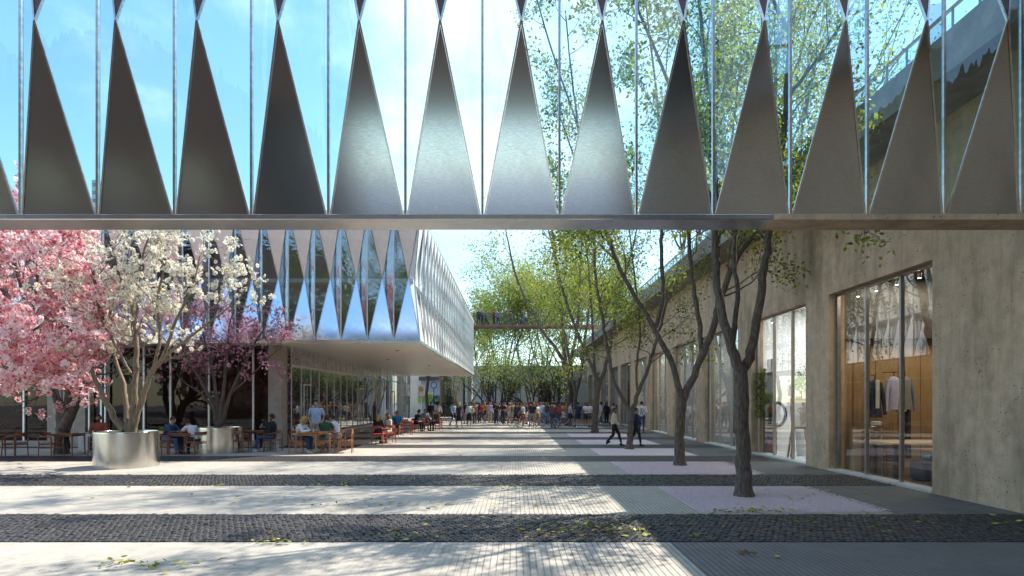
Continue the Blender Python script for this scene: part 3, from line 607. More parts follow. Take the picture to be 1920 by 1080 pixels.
def grow(segs, anc, p, d, L, r, lv, mx, rng, spread=.75, up=.10, wob=.14, kids=(3, 4), aspace=.16):
    step = max(.12, L / 7); n = max(3, int(L / step)); step = L / n; pts = [p.copy()]; rad = [r]; q = p.copy(); dd = d.copy()
    for i in range(n):
        dd = unit(dd + rng.normal(0, wob, 3) + np.array([0, 0, up * .5])); q = q + dd * step; pts.append(q.copy()); rad.append(r * (1 - .6 * (i + 1) / n))
    segs.append((pts, rad, lv))
    if lv >= mx - 1:
        m = max(2, int(L / aspace))
        for k in range(m):
            t = (k + 1) / m * n; i = min(int(t), n - 1); f = t - i; anc.append(pts[i] * (1 - f) + pts[i + 1] * f)
    if lv < mx:
        for k in range(int(rng.integers(kids[0], kids[1] + 1))):
            t = rng.uniform(.3, 1); i = min(int(t * n), n - 1)
            b = unit(np.cross(dd, rng.normal(0, 1, 3))); nd = unit(unit(pts[i + 1] - pts[i]) * math.cos(spread) + b * math.sin(spread) * rng.uniform(.6, 1.2))
            grow(segs, anc, pts[i + 1], nd, L * rng.uniform(.5, .75), max(.006, rad[i + 1] * .62), lv + 1, mx, rng, spread, up, wob, kids, aspace)
def tubes_np(segs, nsides=(9, 7, 5, 4, 3), minr=.004):
    mb = MB(); mb.smooth = True
    for pts, rad, lv in segs: mb.tube([Vector(p) for p in pts], [max(minr, x) for x in rad], nsides[min(lv, len(nsides) - 1)], False)
    return mb
def smoothline(pts, rad, rng, wob=.02, sub=5):
    pts = [np.array(p) for p in pts]; out = []; ro = []
    for i in range(len(pts) - 1):
        p0 = pts[max(i - 1, 0)]; p1 = pts[i]; p2 = pts[i + 1]; p3 = pts[min(i + 2, len(pts) - 1)]
        for k in range(sub):
            t = k / sub; out.append(.5 * ((2 * p1) + (-p0 + p2) * t + (2 * p0 - 5 * p1 + 4 * p2 - p3) * t * t + (-p0 + 3 * p1 - 3 * p2 + p3) * t ** 3)); ro.append(rad[i] * (1 - t) + rad[i + 1] * t)
    out.append(pts[-1]); ro.append(rad[-1])
    out = [o + (rng.normal(0, wob, 3) if 0 < i < len(out) - 1 else 0) * min(1, ro[i] * 10) for i, o in enumerate(out)]
    return out, ro
BARK = pmat('tree_bark', (.20, .155, .12), (.065, .05, .04), 11, .95, bump=1, bscale=16, stretch=(2.6, 2.6, .55), bdist=.035, detail=8)
BARK2 = pmat('pale_bark', (.30, .22, .14), (.17, .12, .08), 10, .9, bump=.6, bscale=20, stretch=(2, 2, .6))
BARK3 = pmat('dark_far_bark', (.13, .10, .085), (.08, .06, .05), 6, .9)
LG = [pmat('leaf_green', (.30, .38, .04), (.20, .29, .03), 2, .5, trans=.5), pmat('leaf_yellow', (.48, .46, .05), (.36, .36, .04), 2, .5, trans=.5), pmat('leaf_dark', (.06, .12, .02), (.04, .085, .015), 2, .45, trans=.35), pmat('leaf_rust', (.25, .13, .03), (.2, .12, .03), 2, .5, trans=.4)]
LF = [pmat('leaf_far_a', (.34, .43, .11), (.26, .36, .08), .5, .6, trans=.5), pmat('leaf_far_b', (.44, .46, .10), (.36, .39, .07), .5, .6, trans=.45), pmat('leaf_far_c', (.17, .25, .07), (.12, .19, .05), .5, .6, trans=.5)]
def traced_tree(name, label, d, trunk, limbs, seed, leaf=.075, per=3, kids=(2, 4), mixp=(.42, .34, .16, .08), maxl=3, group='trees along the shop side of the plaza', dens=1.0, t0=.25, tw=1.0, lsp=.16, Ls=1.0):
    """trunk and limbs: polylines (px, py, depth offset, radius); side branches are grown from the limbs"""
    rng = np.random.default_rng(seed); wp = lambda q: np.array(P(q[0], q[1], d + q[2]))
    base = wp(trunk[0]); base[2] = 0
    t = thing(name, Vector(base), label, 'tree', group)
    trunk = [(q[0], q[1], q[2], q[3] * .86) for q in trunk]; limbs = [[(q[0], q[1], q[2], q[3] * .86) for q in lb] for lb in limbs]
    pts, rad = smoothline([base] + [wp(q) for q in trunk[1:]], [q[3] for q in trunk], rng, .012)
    rad[0] *= 1.35; rad[1] *= 1.1
    mb = MB(); mb.smooth = True; mb.tube([pts[0] - np.array([0, 0, .12])] + pts, [rad[0] * 1.05] + rad, 16, False)
    segs = []; anc = []
    for lb in limbs:
        lp, lr = smoothline([wp(q) for q in lb], [q[3] for q in lb], rng, .02)
        mb.tube(lp, lr, 12, False)
        L = sum(np.linalg.norm(lp[i + 1] - lp[i]) for i in range(len(lp) - 1)); nb = int(L * 1.5 * dens) + 2
        for k in range(nb):
            f = t0 + (1 - t0) * (k + rng.uniform(0, 1)) / nb; i = min(int(f * (len(lp) - 1)), len(lp) - 2)
            ax = unit(lp[i + 1] - lp[i]); b = unit(np.cross(ax, rng.normal(0, 1, 3))); nd = unit(ax * .55 + b * .9 + np.array([0, 0, .12]))
            grow(segs, anc, lp[i], nd, rng.uniform(.9, 1.9) * Ls * (1.25 - .5 * f), max(.012, lr[i] * .34) * tw, 1, maxl, rng, .7, .05, .17, kids)
    mb.build('trunk', BARK, t); tubes_np(segs).build('branches', BARK, t)
    if anc: leaf_mesh('crown', anc, LG, leaf, t, rng, lsp, per, .55, np.array(mixp) / sum(mixp))
    return t
traced_tree('street_tree', 'nearest street tree, thick dark trunk forking in a V, in the front gravel square', 11.3,
    [(1395, 933, 0, .185), (1394, 850, 0, .158), (1391, 770, 0, .152), (1389, 690, 0, .15)],
    [[(1389, 700, 0, .13), (1366, 640, 0, .105), (1346, 540, .1, .09), (1338, 430, .2, .078), (1340, 280, .3, .06), (1318, 90, .5, .045), (1300, -120, .6, .03)],
     [(1390, 705, 0, .125), (1412, 640, 0, .10), (1430, 520, 0, .088), (1442, 430, -.1, .078), (1470, 260, -.1, .062), (1478, 100, -.2, .05), (1490, -120, -.2, .03)],
     [(1372, 655, 0, .06), (1382, 560, .2, .055), (1376, 470, .5, .05), (1395, 340, .8, .04), (1420, 180, 1, .03), (1430, 0, 1.2, .02)],
     [(1478, 180, -.2, .045), (1540, 100, -.3, .032), (1600, 10, -.5, .02)],
     [(1341, 410, .2, .05), (1300, 270, .1, .045), (1235, 110, 0, .035), (1170, -40, 0, .028), (1110, -170, 0, .015)],
     [(1480, 60, -.2, .045), (1400, -80, -.2, .035), (1280, -220, -.2, .02)],
     [(1445, 420, -.1, .03), (1480, 412, .2, .018), (1512, 418, .3, .01)]],
    11, leaf=.105, per=9, t0=.45, dens=.95, kids=(2, 3), lsp=.13, Ls=.8)
traced_tree('street_tree', 'second street tree in a gravel square, its trunk splitting into long leaning limbs', 16.7,
    [(1275, 875, 0, .185), (1274, 820, 0, .16), (1277, 770, 0, .16), (1279, 740, 0, .165)],
    [[(1278, 750, 0, .12), (1262, 690, 0, .10), (1225, 610, 0, .09), (1170, 520, 0, .075), (1140, 445, .1, .065), (1100, 330, .3, .05), (1075, 170, .5, .03), (1060, 20, .5, .02)],
     [(1228, 615, 0, .075), (1243, 560, .1, .07), (1240, 480, .2, .065), (1241, 400, .3, .06), (1236, 230, .4, .045), (1215, 40, .5, .03), (1200, -80, .6, .02)],
     [(1279, 752, 0, .135), (1308, 690, -.1, .115), (1335, 620, -.2, .11), (1352, 560, -.3, .10), (1385, 480, -.4, .085), (1450, 390, -.5, .06), (1500, 260, -.6, .045), (1530, 100, -.7, .03)],
     [(1085, 240, .4, .035), (1030, 80, .3, .03), (985, -80, .3, .02), (940, -200, .3, .012)],
     [(1316, 660, -.1, .085), (1310, 600, 0, .08), (1298, 520, .1, .07), (1292, 430, .1, .065), (1300, 260, .2, .05), (1325, 90, .3, .035), (1340, -60, .3, .02)],
     [(1345, 575, -.3, .07), (1347, 500, -.2, .06), (1350, 430, 0, .05), (1370, 280, .2, .04), (1390, 100, .3, .02)]],
    12, leaf=.115, per=9, t0=.42, dens=.85, kids=(2, 3), lsp=.16, Ls=.95)
traced_tree('street_tree', 'slim street tree beside the two walking men, low leafy sprigs on its fork', 22.4,
    [(1180, 843, 0, .16), (1181, 810, 0, .125), (1182, 785, 0, .125), (1184, 768, 0, .13)],
    [[(1183, 772, 0, .10), (1160, 735, 0, .085), (1145, 690, 0, .08), (1130, 600, .1, .075), (1117, 520, .2, .065), (1112, 430, .3, .055), (1085, 320, .5, .045), (1050, 220, .6, .03)],
     [(1184, 772, 0, .10), (1203, 722, 0, .085), (1222, 670, 0, .08), (1236, 620, -.1, .06), (1252, 560, -.2, .045), (1270, 500, -.3, .03)],
     [(1196, 740, 0, .055), (1193, 690, .2, .05), (1200, 620, .3, .045), (1190, 520, .4, .04), (1180, 430, .5, .03), (1170, 300, .6, .02)]],
    13, leaf=.115, per=6, t0=.3, dens=.85, lsp=.2, Ls=1.15)
traced_tree('street_tree', 'street tree with a curved bare trunk beside the group in navy shorts', 33.9,
    [(1115, 812, 0, .24), (1117, 770, 0, .19), (1120, 735, 0, .18), (1124, 715, 0, .19)],
    [[(1123, 720, 0, .15), (1107, 680, 0, .12), (1085, 630, .1, .11), (1060, 560, .2, .10), (1045, 500, .2, .08), (1035, 430, .3, .07), (1025, 360, .3, .05)],
     [(1124, 720, 0, .14), (1140, 670, 0, .12), (1150, 610, 0, .11), (1165, 540, -.2, .08), (1185, 470, -.3, .06), (1200, 400, -.3, .04)],
     [(1115, 700, 0, .09), (1112, 640, .3, .08), (1108, 560, .4, .07), (1100, 470, .5, .06), (1090, 400, .6, .04)]],
    14, leaf=.13, per=5, t0=.25, dens=.6, lsp=.27, Ls=1.7, maxl=3)
traced_tree('street_tree', 'tall street tree behind the crowd with a long limb arching left towards the footbridge', 44.5,
    [(1066, 798, 0, .25), (1066, 750, 0, .20), (1064, 700, 0, .18)],
    [[(1064, 705, 0, .18), (1050, 665, 0, .16), (1020, 625, .2, .14), (985, 560, .4, .12), (965, 510, .5, .10), (955, 465, .5, .07), (948, 430, .5, .05)],
     [(1064, 705, 0, .17), (1057, 640, 0, .15), (1053, 580, .2, .13), (1044, 500, .3, .10), (1028, 430, .4, .07)],
     [(1064, 705, 0, .16), (1076, 650, -.2, .14), (1085, 590, -.3, .12), (1088, 510, -.4, .10), (1092, 430, -.5, .07)]],
    15, leaf=.17, per=3, t0=.3, dens=.42, lsp=.32, Ls=2.0, maxl=3, mixp=(.40, .45, .1, .05))
traced_tree('street_tree', 'farther street tree with twin stems close against the concrete wall', 51,
    [(1078, 796, 0, .25), (1078, 760, 0, .2), (1080, 735, 0, .19)],
    [[(1080, 738, 0, .2), (1090, 690, 0, .17), (1096, 640, 0, .15), (1105, 570, .2, .12), (1110, 500, .2, .09), (1115, 440, .2, .06)],
     [(1079, 738, 0, .19), (1070, 690, .2, .16), (1062, 640, .4, .14), (1050, 580, .5, .1), (1045, 520, .5, .08)]],
    16, leaf=.17, per=3, t0=.25, dens=.42, lsp=.35, Ls=2.1, maxl=3, mixp=(.45, .3, .22, .03))
def free_tree(name, label, x, y, h, seed, nstem=1, lean=.35, split=.3, r0=.2, leaf=.2, per=4, bark=BARK3, mats=LF, group=None, kids=(3, 4), maxl=3, mixp=None, spread=.7, lsp=.35, up=.16, L=.42, kmul=1.0):
    rng = np.random.default_rng(seed); t = thing(name, (x, y, 0), label, 'tree', group); base = np.array([x, y, 0.])
    segs = []; anc = []; tb = MB(); tb.smooth = True
    hs = h * split; top = base + np.array([0, 0, hs])
    if nstem == 1: tb.tube([base - np.array([0, 0, .1]), base + np.array([0, 0, .3]), base + np.array([rng.normal(0, .1), 0, hs * .6]), top], [r0 * 1.3, r0 * 1.05, r0 * .9, r0 * .85], 10, False)
    ns = 4 if nstem == 1 else nstem
    for k in range(ns):
        a = 2 * math.pi * (k + rng.uniform(-.3, .3)) / ns; st = top if nstem == 1 else base + np.array([math.cos(a), math.sin(a), 0]) * r0
        d = unit(np.array([math.cos(a) * lean, math.sin(a) * lean, 1])); r = r0 * (.55 if nstem == 1 else .45)
        grow(segs, anc, st, d, h * L * rng.uniform(.9, 1.25) * kmul, r, 0, maxl, rng, spread, up, .1, kids, .3)
    if nstem > 1:
        tb.lathe((x, y, 0), [(r0 * 1.5, -.05), (r0 * 1.3, .15), (r0 * .9, .5)], 12)
    tb.build('trunk', bark, t); tubes_np(segs, (7, 5, 4, 3, 3), .008).build('branches', bark, t)
    # keep the crown off the ground
    anc = [a for a in anc if a[2] > h * .22]
    if anc and leaf: leaf_mesh('crown', anc, mats, leaf, t, rng, lsp, per, .6, mixp)
    return t
def px(x, d): return P(x, 0, d).x
FT = [(932, 60, 8.2, 21, 'vase-shaped many-stemmed tree at the end of the plaza, directly behind the crowd', 9, .50), (1004, 61, 8.0, 22, 'bushy many-stemmed tree to the right of the vase-shaped tree at the far end', 7, .45), (1034, 60, 8.0, 23, 'dark-stemmed small tree in front of the right end of the far grey wall', 6, .40)]
for x, d, h, s, lb, ns, ln in FT: free_tree('vase_tree', lb, px(x, d), d, h, s, ns, ln, .1, .32, .17, 3, group='small trees at the far end', L=.50, lsp=.3, up=.1, mixp=(.4, .3, .3))
free_tree('vase_tree', 'pale forked tree with few leaves just past the end of the gallery box', px(866, 56), 56, 6.4, 24, 3, .5, .1, .26, .16, 2, bark=BARK2, group='small trees at the far end', L=.5, kids=(2, 3))
free_tree('plane_tree', 'straight pale-trunked tree under the far corner of the gallery', px(829, 58), 58, 8.5, 25, 1, .5, .45, .3, .17, 3, bark=BARK2, L=.35)
free_tree('dark_tree', 'slim dark-trunked tree beside the white sign', px(803, 57), 57, 8, 26, 1, .4, .5, .17, .17, 2, L=.35)
BT = [(884, 82, 20, 31, 'pale tall tree farthest left of the wood beyond the footbridge'), (917, 84, 20, 32, 'tall feathery tree behind the left end of the footbridge'), (948, 80, 25, 33, 'tall light green tree rising over the middle of the footbridge'), (985, 83, 27, 34, 'tall yellow-green tree right of the middle of the footbridge'), (1020, 79, 27, 35, 'broad tall tree behind the right part of the footbridge'), (1062, 80, 27, 36, 'dense tall tree behind the street trees, left of the concrete roof edge'), (1105, 76, 25, 37, 'dense tall tree showing above the concrete roof edge'), (1165, 78, 25, 38, 'tall tree standing beyond the concrete building, farthest right')]
for x, d, h, s, lb in BT: free_tree('tall_tree', lb, px(x, d), d, h * .8, s, 1, .42, .22, .24, .30, 5, group='tall trees beyond the footbridge', maxl=3, kids=(3, 4), lsp=.55, L=.36, mixp=(.3, .55, .15), up=.2)
# tree behind the concrete building, seen over its roof
free_tree('roof_side_tree', 'dense yellow-green tree rising behind the roof of the concrete building', 13.5, 30, 25.0, 41, 1, .4, .35, .3, .15, 5, bark=BARK, mats=LG, L=.36, lsp=.35, kids=(3, 5), mixp=(.4, .4, .12, .08))
free_tree('roof_side_tree', 'leafy green tree standing behind the concrete roof, left of the yellow-green one', 12.5, 41, 25, 42, 1, .45, .35, .3, .17, 5, bark=BARK, mats=LG, L=.36, lsp=.4, kids=(3, 5), mixp=(.45, .35, .15, .05))
# evergreens at the end of the gallery
def evergreens():
    EV = [pmat('cypress_green', (.05, .15, .02), (.03, .09, .015), 3, .6, trans=.2), pmat('cypress_light', (.10, .24, .03), (.06, .15, .02), 3, .6, trans=.2)]
    HB = [pmat('box_green', (.03, .09, .035), (.02, .06, .02), 3, .6)]; HL = [pmat('hedge_lime', (.32, .45, .06), (.24, .36, .04), 3, .6, trans=.2)]
    def bush(name, label, cat, c, shape, n, s, mats, seed, stem=None):
        r = np.random.default_rng(seed); t = thing(name, (c[0], c[1], 0), label, cat)
        p = np.array([shape(r) for _ in range(n)]) + np.array(c)
        leaf_mesh('foliage', p, mats, s, t, r, .05, 2, .6); MB().tube([(c[0], c[1], 0), (c[0], c[1], stem or c[2])], .07, 6).build('stem', BARK3, t)
    d = 59; z = lambda y: EYE + (VY - y) / F * d
    def cyl(r, h, R, z0):
        t = r.uniform(0, 1); a = r.uniform(0, 6.28); q = R * math.sin(math.pi * min(1, .12 + t * .88)) ** .6; return (math.cos(a) * q, math.sin(a) * q, z0 + t * h)
    bush('cypress', 'narrow bright green cypress beside the pale tree trunk under the gallery end', 'tree', (px(834.5, d), d + .8, 0), lambda r: cyl(r, 4.2, .38, .4), 900, .13, EV, 1, 1)
    def sph(r, R, zc): v = unit(r.normal(0, 1, 3)) * R; return (v[0], v[1], zc + v[2])
    bush('topiary_ball', 'dark round clipped bush left of the pale trunk', 'bush', (px(819, d), d, 0), lambda r: sph(r, .42, 1.95), 500, .1, HB, 2, 1.9)
    bush('topiary_ball', 'larger dark round clipped bush right of the cypress', 'bush', (px(840, d), d, 0), lambda r: sph(r, .5, 1.95), 600, .1, HB, 3, 1.9)
    bush('hedge', 'lime green clipped hedge behind the white sign', 'hedge', (px(801, 62), 62, 0), lambda r: (r.uniform(-.95, .75), r.uniform(-.2, .2), r.uniform(1.6, 2.7)), 900, .12, HL, 4, 1.7)
evergreens()
# ------------------------------------------------------------------ blossom trees
def flowers(name, centres, size, mats, parent, rng, petals=5, cup=.35, facing=None, out=None):
    """each flower: petals of an inner and an outer quad plus an eye"""
    n = len(centres); C = np.array(centres, float)
    N_ = rng.normal(0, 1, (n, 3))
    if facing is not None: N_ = N_ + np.array(facing)
    if out is not None: N_ = N_ + unit_rows(C - np.array(out)) * .9
    N_ = unit_rows(N_); U = unit_rows(np.cross(N_, rng.normal(0, 1, (n, 3)))); Vv = np.cross(N_, U); s = (size * rng.uniform(.65, 1.2, n))[:, None]
    cu = (cup * rng.uniform(.5, 1.6, n))[:, None]
    def pt(r, a, h): return C + s * (U * (r * math.cos(a)) + Vv * (r * math.sin(a))) + N_ * s * h
    Vs = []; F_ = []; M = []; k = 0
    for p in range(petals):
        a = 2 * math.pi * p / petals; w = 2 * math.pi / petals * .5
        ring = [pt(.16, a - w * .7, 0), pt(.16, a + w * .7, 0), pt(.48, a + w * .9, .2 * cu), pt(.48, a - w * .9, .2 * cu), pt(1.0, a + w * .62, cu), pt(1.0, a - w * .62, cu)]
        Vs += ring; F_ += [(k, k + 1, k + 2, k + 3), (k + 3, k + 2, k + 4, k + 5)]; M += [0, 1]; k += 6
    e = [pt(.24, q * math.pi / 2, .10) for q in range(4)]; Vs += e; F_ += [(k, k + 1, k + 2, k + 3)]; M += [2]; k += 4
    V = np.stack(Vs, 1).reshape(-1, 3); Q = (np.arange(n)[:, None, None] * k + np.array(F_)[None]).reshape(-1, 4); mi = np.tile(np.array(M), n) + np.repeat(3 * rng.integers(0, len(mats) // 3, n), len(M))
    return np_mesh(name, V, Q, mats, mi, parent)
def unit_rows(a): return a / (np.linalg.norm(a, axis=1)[:, None] + 1e-9)
PK = [pmat('petal_rose', (.85, .24, .27), (.78, .17, .22), 3, .6, trans=.45), pmat('petal_pale_pink', (.95, .76, .73), (.93, .60, .60), 3, .6, trans=.5), pmat('flower_eye', (.42, .03, .06), (.45, .06, .05), 3, .6)]
PK += [pmat('petal_crimson', (.72, .13, .19), (.62, .09, .15), 3, .6, trans=.4), pmat('petal_mid_pink', (.90, .50, .52), (.86, .38, .42), 3, .6, trans=.5), PK[2], PK[1], pmat('petal_blush', (.96, .86, .82), (.95, .74, .72), 3, .6, trans=.5), PK[0]]
WT = [pmat('petal_cream', (.90, .80, .52), (.86, .74, .44), 3, .6, trans=.5), pmat('petal_white', (.90, .87, .78), (.88, .84, .70), 3, .6, trans=.5), pmat('flower_eye_ochre', (.35, .22, .06), (.25, .14, .05), 3, .6)]
PU = [pmat('petal_magenta', (.50, .12, .20), (.42, .09, .16), 3, .6, trans=.2), pmat('petal_mauve', (.72, .38, .44), (.60, .26, .32), 3, .6, trans=.25), pmat('flower_eye_dark', (.12, .02, .04), None, 3, .6)]
def blossom_tree(label, d, stems, seed, mats, fsize, bark, group, hull, nfl, base, maxl=3, L0=1.0, dens=1.2, per=2, r2=.012, leafy=0, t0=.35, clumpy=1.0, name='blossom_tree', extra=None, petals=5, cup=.35, cld=(0, 0)):
    rng = np.random.default_rng(seed); wp = lambda q: np.array(P(q[0], q[1], d + q[2]))
    t = thing(name, Vector(base), label, 'tree', group); mb = MB(); mb.smooth = True; segs = []; anc = []
    for st in stems:
        lp, lr = smoothline([wp(q) for q in st], [q[3] for q in st], rng, .015); mb.tube(lp, lr, 10, False)
        L = sum(np.linalg.norm(lp[i + 1] - lp[i]) for i in range(len(lp) - 1)); nb = int(L * dens) + 2
        for k in range(nb):
            f = t0 + (1 - t0) * (k + rng.uniform(0, 1)) / nb; i = min(int(f * (len(lp) - 1)), len(lp) - 2)
            ax = unit(lp[i + 1] - lp[i]); b = unit(np.cross(ax, rng.normal(0, 1, 3)))
            grow(segs, anc, lp[i], unit(ax * .7 + b * .85 + np.array([0, 0, .1])), rng.uniform(.7, 1.3) * L0, max(r2, lr[i] * .35), 1, maxl, rng, .6, .08, .16, (2, 4), .13)
    A = np.array(anc)
    if hull is not None: A = A[[hull((a[0] / a[1] * F + VX), VY - (a[2] - EYE) / a[1] * F) for a in A]]
    mb.build('trunk', bark, t); tubes_np(segs, (8, 6, 4, 3), .005).build('branches', bark, t)
    idx = rng.choice(len(A), min(nfl, len(A) * per), replace=len(A) < nfl); c = A[idx] + rng.normal(0, .05 * clumpy, (len(idx), 3))
    print(label[:30], 'anchors', len(anc), len(A))
    flowers('blossom', c, fsize, mats, t, rng, petals, cup, facing=(0, -.9, .25))
    if leafy: leaf_mesh('leaves', A[rng.choice(len(A), leafy)], [LG[0], LG[1]], .06, t, rng, .08, 1)
    return t
def crown_cloud(): pass
# pink tree, planted in front of the cafe glass
D = 20.4
blossom_tree('large pink blossom tree with red-eyed flowers at the left edge', D,
    [[(116, 852, 0, .26), (117, 806, 0, .2), (122, 800, 0, .19), (150, 745, 0, .13), (178, 690, -.8, .10), (196, 630, -2.4, .07), (185, 560, -3.8, .05), (168, 480, -4.4, .03)],
     [(118, 806, 0, .19), (110, 760, .2, .12), (92, 690, 0, .10), (60, 600, -.4, .07), (30, 500, -.6, .05), (20, 430, -.6, .03)],
     [(119, 804, 0, .16), (128, 740, .3, .11), (135, 660, .1, .09), (120, 560, -.3, .07), (110, 470, -.4, .05), (100, 420, -.4, .03)],
     [(95, 700, 0, .09), (50, 680, -.5, .07), (0, 640, -.8, .05), (-60, 600, -1, .03)],
     [(140, 760, 0, .08), (110, 715, -1.6, .06), (60, 700, -3, .045), (10, 660, -3.6, .03)],
     [(95, 705, -1.0, .045), (70, 745, -1.8, .03), (25, 755, -2.4, .015)], [(110, 715, -1.6, .05), (150, 690, -2.6, .04), (190, 690, -3.6, .025)], [(60, 600, -1.4, .05), (70, 520, -3, .04), (80, 440, -3.5, .025)], [(150, 640, -2.0, .05), (110, 600, -3.4, .04), (60, 620, -4.2, .025)],
     [(60, 600, -.4, .06), (-10, 560, -.6, .045), (-70, 500, -.8, .03)],
     [(200, 620, -.4, .05), (160, 640, -.9, .04), (120, 660, -1.2, .02)],
     [(120, 560, -.3, .06), (170, 520, -.6, .04), (185, 470, -.6, .03)]],
    5, PK, .098, BARK, None, lambda x, y: (x < 222 + 6 * math.sin(y * .05) - max(0, (560 - y)) * .38) and y < 735 + 45 * (math.sin(x * 1.7 + y * .9) > .55) + 12 * math.sin(x * .09), 8500, (px(118, D), D, 0), L0=1.15, dens=2.8, per=4, r2=.012, leafy=1400, t0=.35, clumpy=1.5, petals=5)
D = 16.6
PLX = px(238, D)
blossom_tree('white magnolia with cream flowers and pale bare stems growing in the front steel planter', D,
    [[(234, 812, 0, .11), (212, 780, 0, .085), (190, 735, 0, .07), (172, 690, .1, .05), (170, 610, .3, .035), (185, 520, .5, .025), (200, 450, .5, .015)],
     [(240, 812, 0, .09), (236, 760, .1, .07), (232, 720, .2, .055), (215, 670, .3, .045), (205, 600, .4, .03), (230, 510, .4, .025), (240, 440, .4, .015)],
     [(246, 812, 0, .10), (250, 760, 0, .085), (255, 700, 0, .075), (256, 640, 0, .06), (250, 560, .1, .045), (265, 490, .1, .03), (280, 440, .1, .02)],
     [(248, 812, 0, .10), (262, 760, 0, .08), (285, 700, -.1, .07), (305, 670, -.2, .055), (330, 600, -.3, .04), (360, 540, -.3, .025), (375, 480, -.3, .015)],
     [(300, 677, -.2, .05), (345, 640, -.3, .04), (385, 610, -.4, .03), (425, 580, -.4, .018), (438, 570, -.4, .012)],
     [(286, 700, -.1, .055), (300, 630, 0, .045), (295, 560, .1, .035), (315, 480, .2, .02)],
     [(245, 700, .1, .045), (220, 655, .0, .035), (190, 600, -.1, .025), (180, 560, -.1, .015)]],
    6, WT, .082, BARK2, None, lambda x, y: y < 655 + .12 * (300 - x) * (x < 300), 1750, (PLX, D, .9), L0=.85, dens=2.2, per=2, t0=.45, petals=6, r2=.01, cup=.3)
D = 21.0; PL2X = px(410, D)
blossom_tree('purple magnolia with dark mauve flowers in the steel planter against the cafe front', D,
    [[(408, 800, 0, .10), (398, 755, 0, .07), (375, 710, 0, .055), (345, 660, 0, .035), (335, 620, 0, .02)],
     [(410, 800, 0, .09), (405, 740, .1, .06), (395, 680, .2, .045), (380, 620, .2, .025), (385, 590, .2, .015)],
     [(412, 800, 0, .09), (418, 740, 0, .06), (425, 670, 0, .045), (430, 610, -.1, .025), (440, 580, -.1, .015)],
     [(414, 800, 0, .08), (432, 740, -.1, .055), (455, 690, -.2, .045), (480, 640, -.3, .03), (500, 610, -.3, .02)],
     [(436, 735, -.1, .04), (470, 705, -.4, .03), (505, 670, -.5, .02), (530, 650, -.6, .012)],
     [(408, 780, 0, .05), (380, 740, .2, .04), (350, 720, .3, .025), (330, 700, .3, .015)]],
    7, PU, .05, BARK3, None, lambda x, y: 575 < y < 745, 1500, (PL2X, D, .85), L0=.8, dens=2.6, per=2, t0=.35, petals=5, r2=.008, cup=.8)
def planter(label, x, y, r, h, group='round steel planters'):
    t = thing('planter', (x, y, 0), label, 'planter', group)
    m = MB(); m.smooth = True
    m.lathe((x, y, 0), [(r, .01), (r, .06), (r, h * .5), (r, h - .05), (r, h - .008), (r - .0005, h - .004), (r - .004, h - .0005), (r - .008, h), (r - .03, h), (r - .034, h - .002), (r - .035, h - .006), (r - .035, h - .05), (r - .035, h - .2)], 72); m.build('tub', STP, t)
    MB().lathe((x, y, 0), [(.001, h - .12), (r * .5, h - .075), (r - .036, h - .11)], 32).build('soil', pmat('moss_soil', (.09, .11, .03), (.05, .05, .02), 12, .95, bump=1), t)
STP = pmat('planter_steel', (.66, .63, .58), (.55, .52, .47), 3, .20, 1, bump=.12, bscale=2.2, stretch=(1, 1, .35), rvar=.07, bdist=.05)
planter('large round brushed steel planter in the sun holding the white magnolia', PLX, 16.6, .80, 1.0)
planter('round steel planter in the shade of the gallery holding the purple magnolia', PL2X, 21.0, .78, .92)
# ------------------------------------------------------------------ fallen leaves, roof plants
def litter():
    r = np.random.default_rng(5); C = []
    cl = [(1110, 990, 26, .55), (1090, 1000, 14, .5), (240, 1062, 8, .25), (300, 1065, 10, .3), (350, 912, 16, .9), (620, 912, 14, .6), (700, 950, 14, .8), (930, 915, 16, .7), (960, 950, 6, .3), (1180, 1000, 8, .3), (515, 1020, 8, .2), (740, 1010, 8, .3), (1010, 1005, 6, .3), (1420, 1045, 4, .15), (1400, 962, 26, .4), (700, 900, 8, .4), (1300, 1010, 5, .4), (1800, 975, 14, 1.1), (480, 945, 12, 1.2), (870, 1000, 10, 1.5), (1300, 985, 8, 1.5), (820, 870, 14, 2.5), (1500, 940, 10, 1.5)]
    for x, y, n, s in cl:
        g = G(x, y)
        for _ in range(int(n * 2.2)): C.append((g.x + r.normal(0, s), g.y + r.normal(0, s * .35), .04))
    o = leaf_mesh('fallen_leaves', C, [LG[1], LG[0], LG[3], pmat('leaf_fallen', (.5, .45, .03), (.42, .4, .03), 3, .5)], .105, None, r, .0, 1, .65, droop=0)
    me = o.data; co = np.zeros(len(me.vertices) * 3, np.float32); me.vertices.foreach_get('co', co); co = co.reshape(-1, 3)
    co[:, 2] = .036 + np.abs(co[:, 2] - .04) * .35; me.vertices.foreach_set('co', co.ravel()); me.update(); tag(o, 'yellow and green fallen leaves scattered over the paving', 'leaves', None, 'stuff')
    A = [(7.6 + r.normal(0, .12), y, 8.12 + abs(r.normal(0, .1))) for y in r.uniform(11, 60, 500)]
    o = leaf_mesh('roof_planting', A, LG, .09, None, r, .07, 3); tag(o, 'low green planting along the roof edge behind the railing', 'plants', None, 'stuff')
litter()
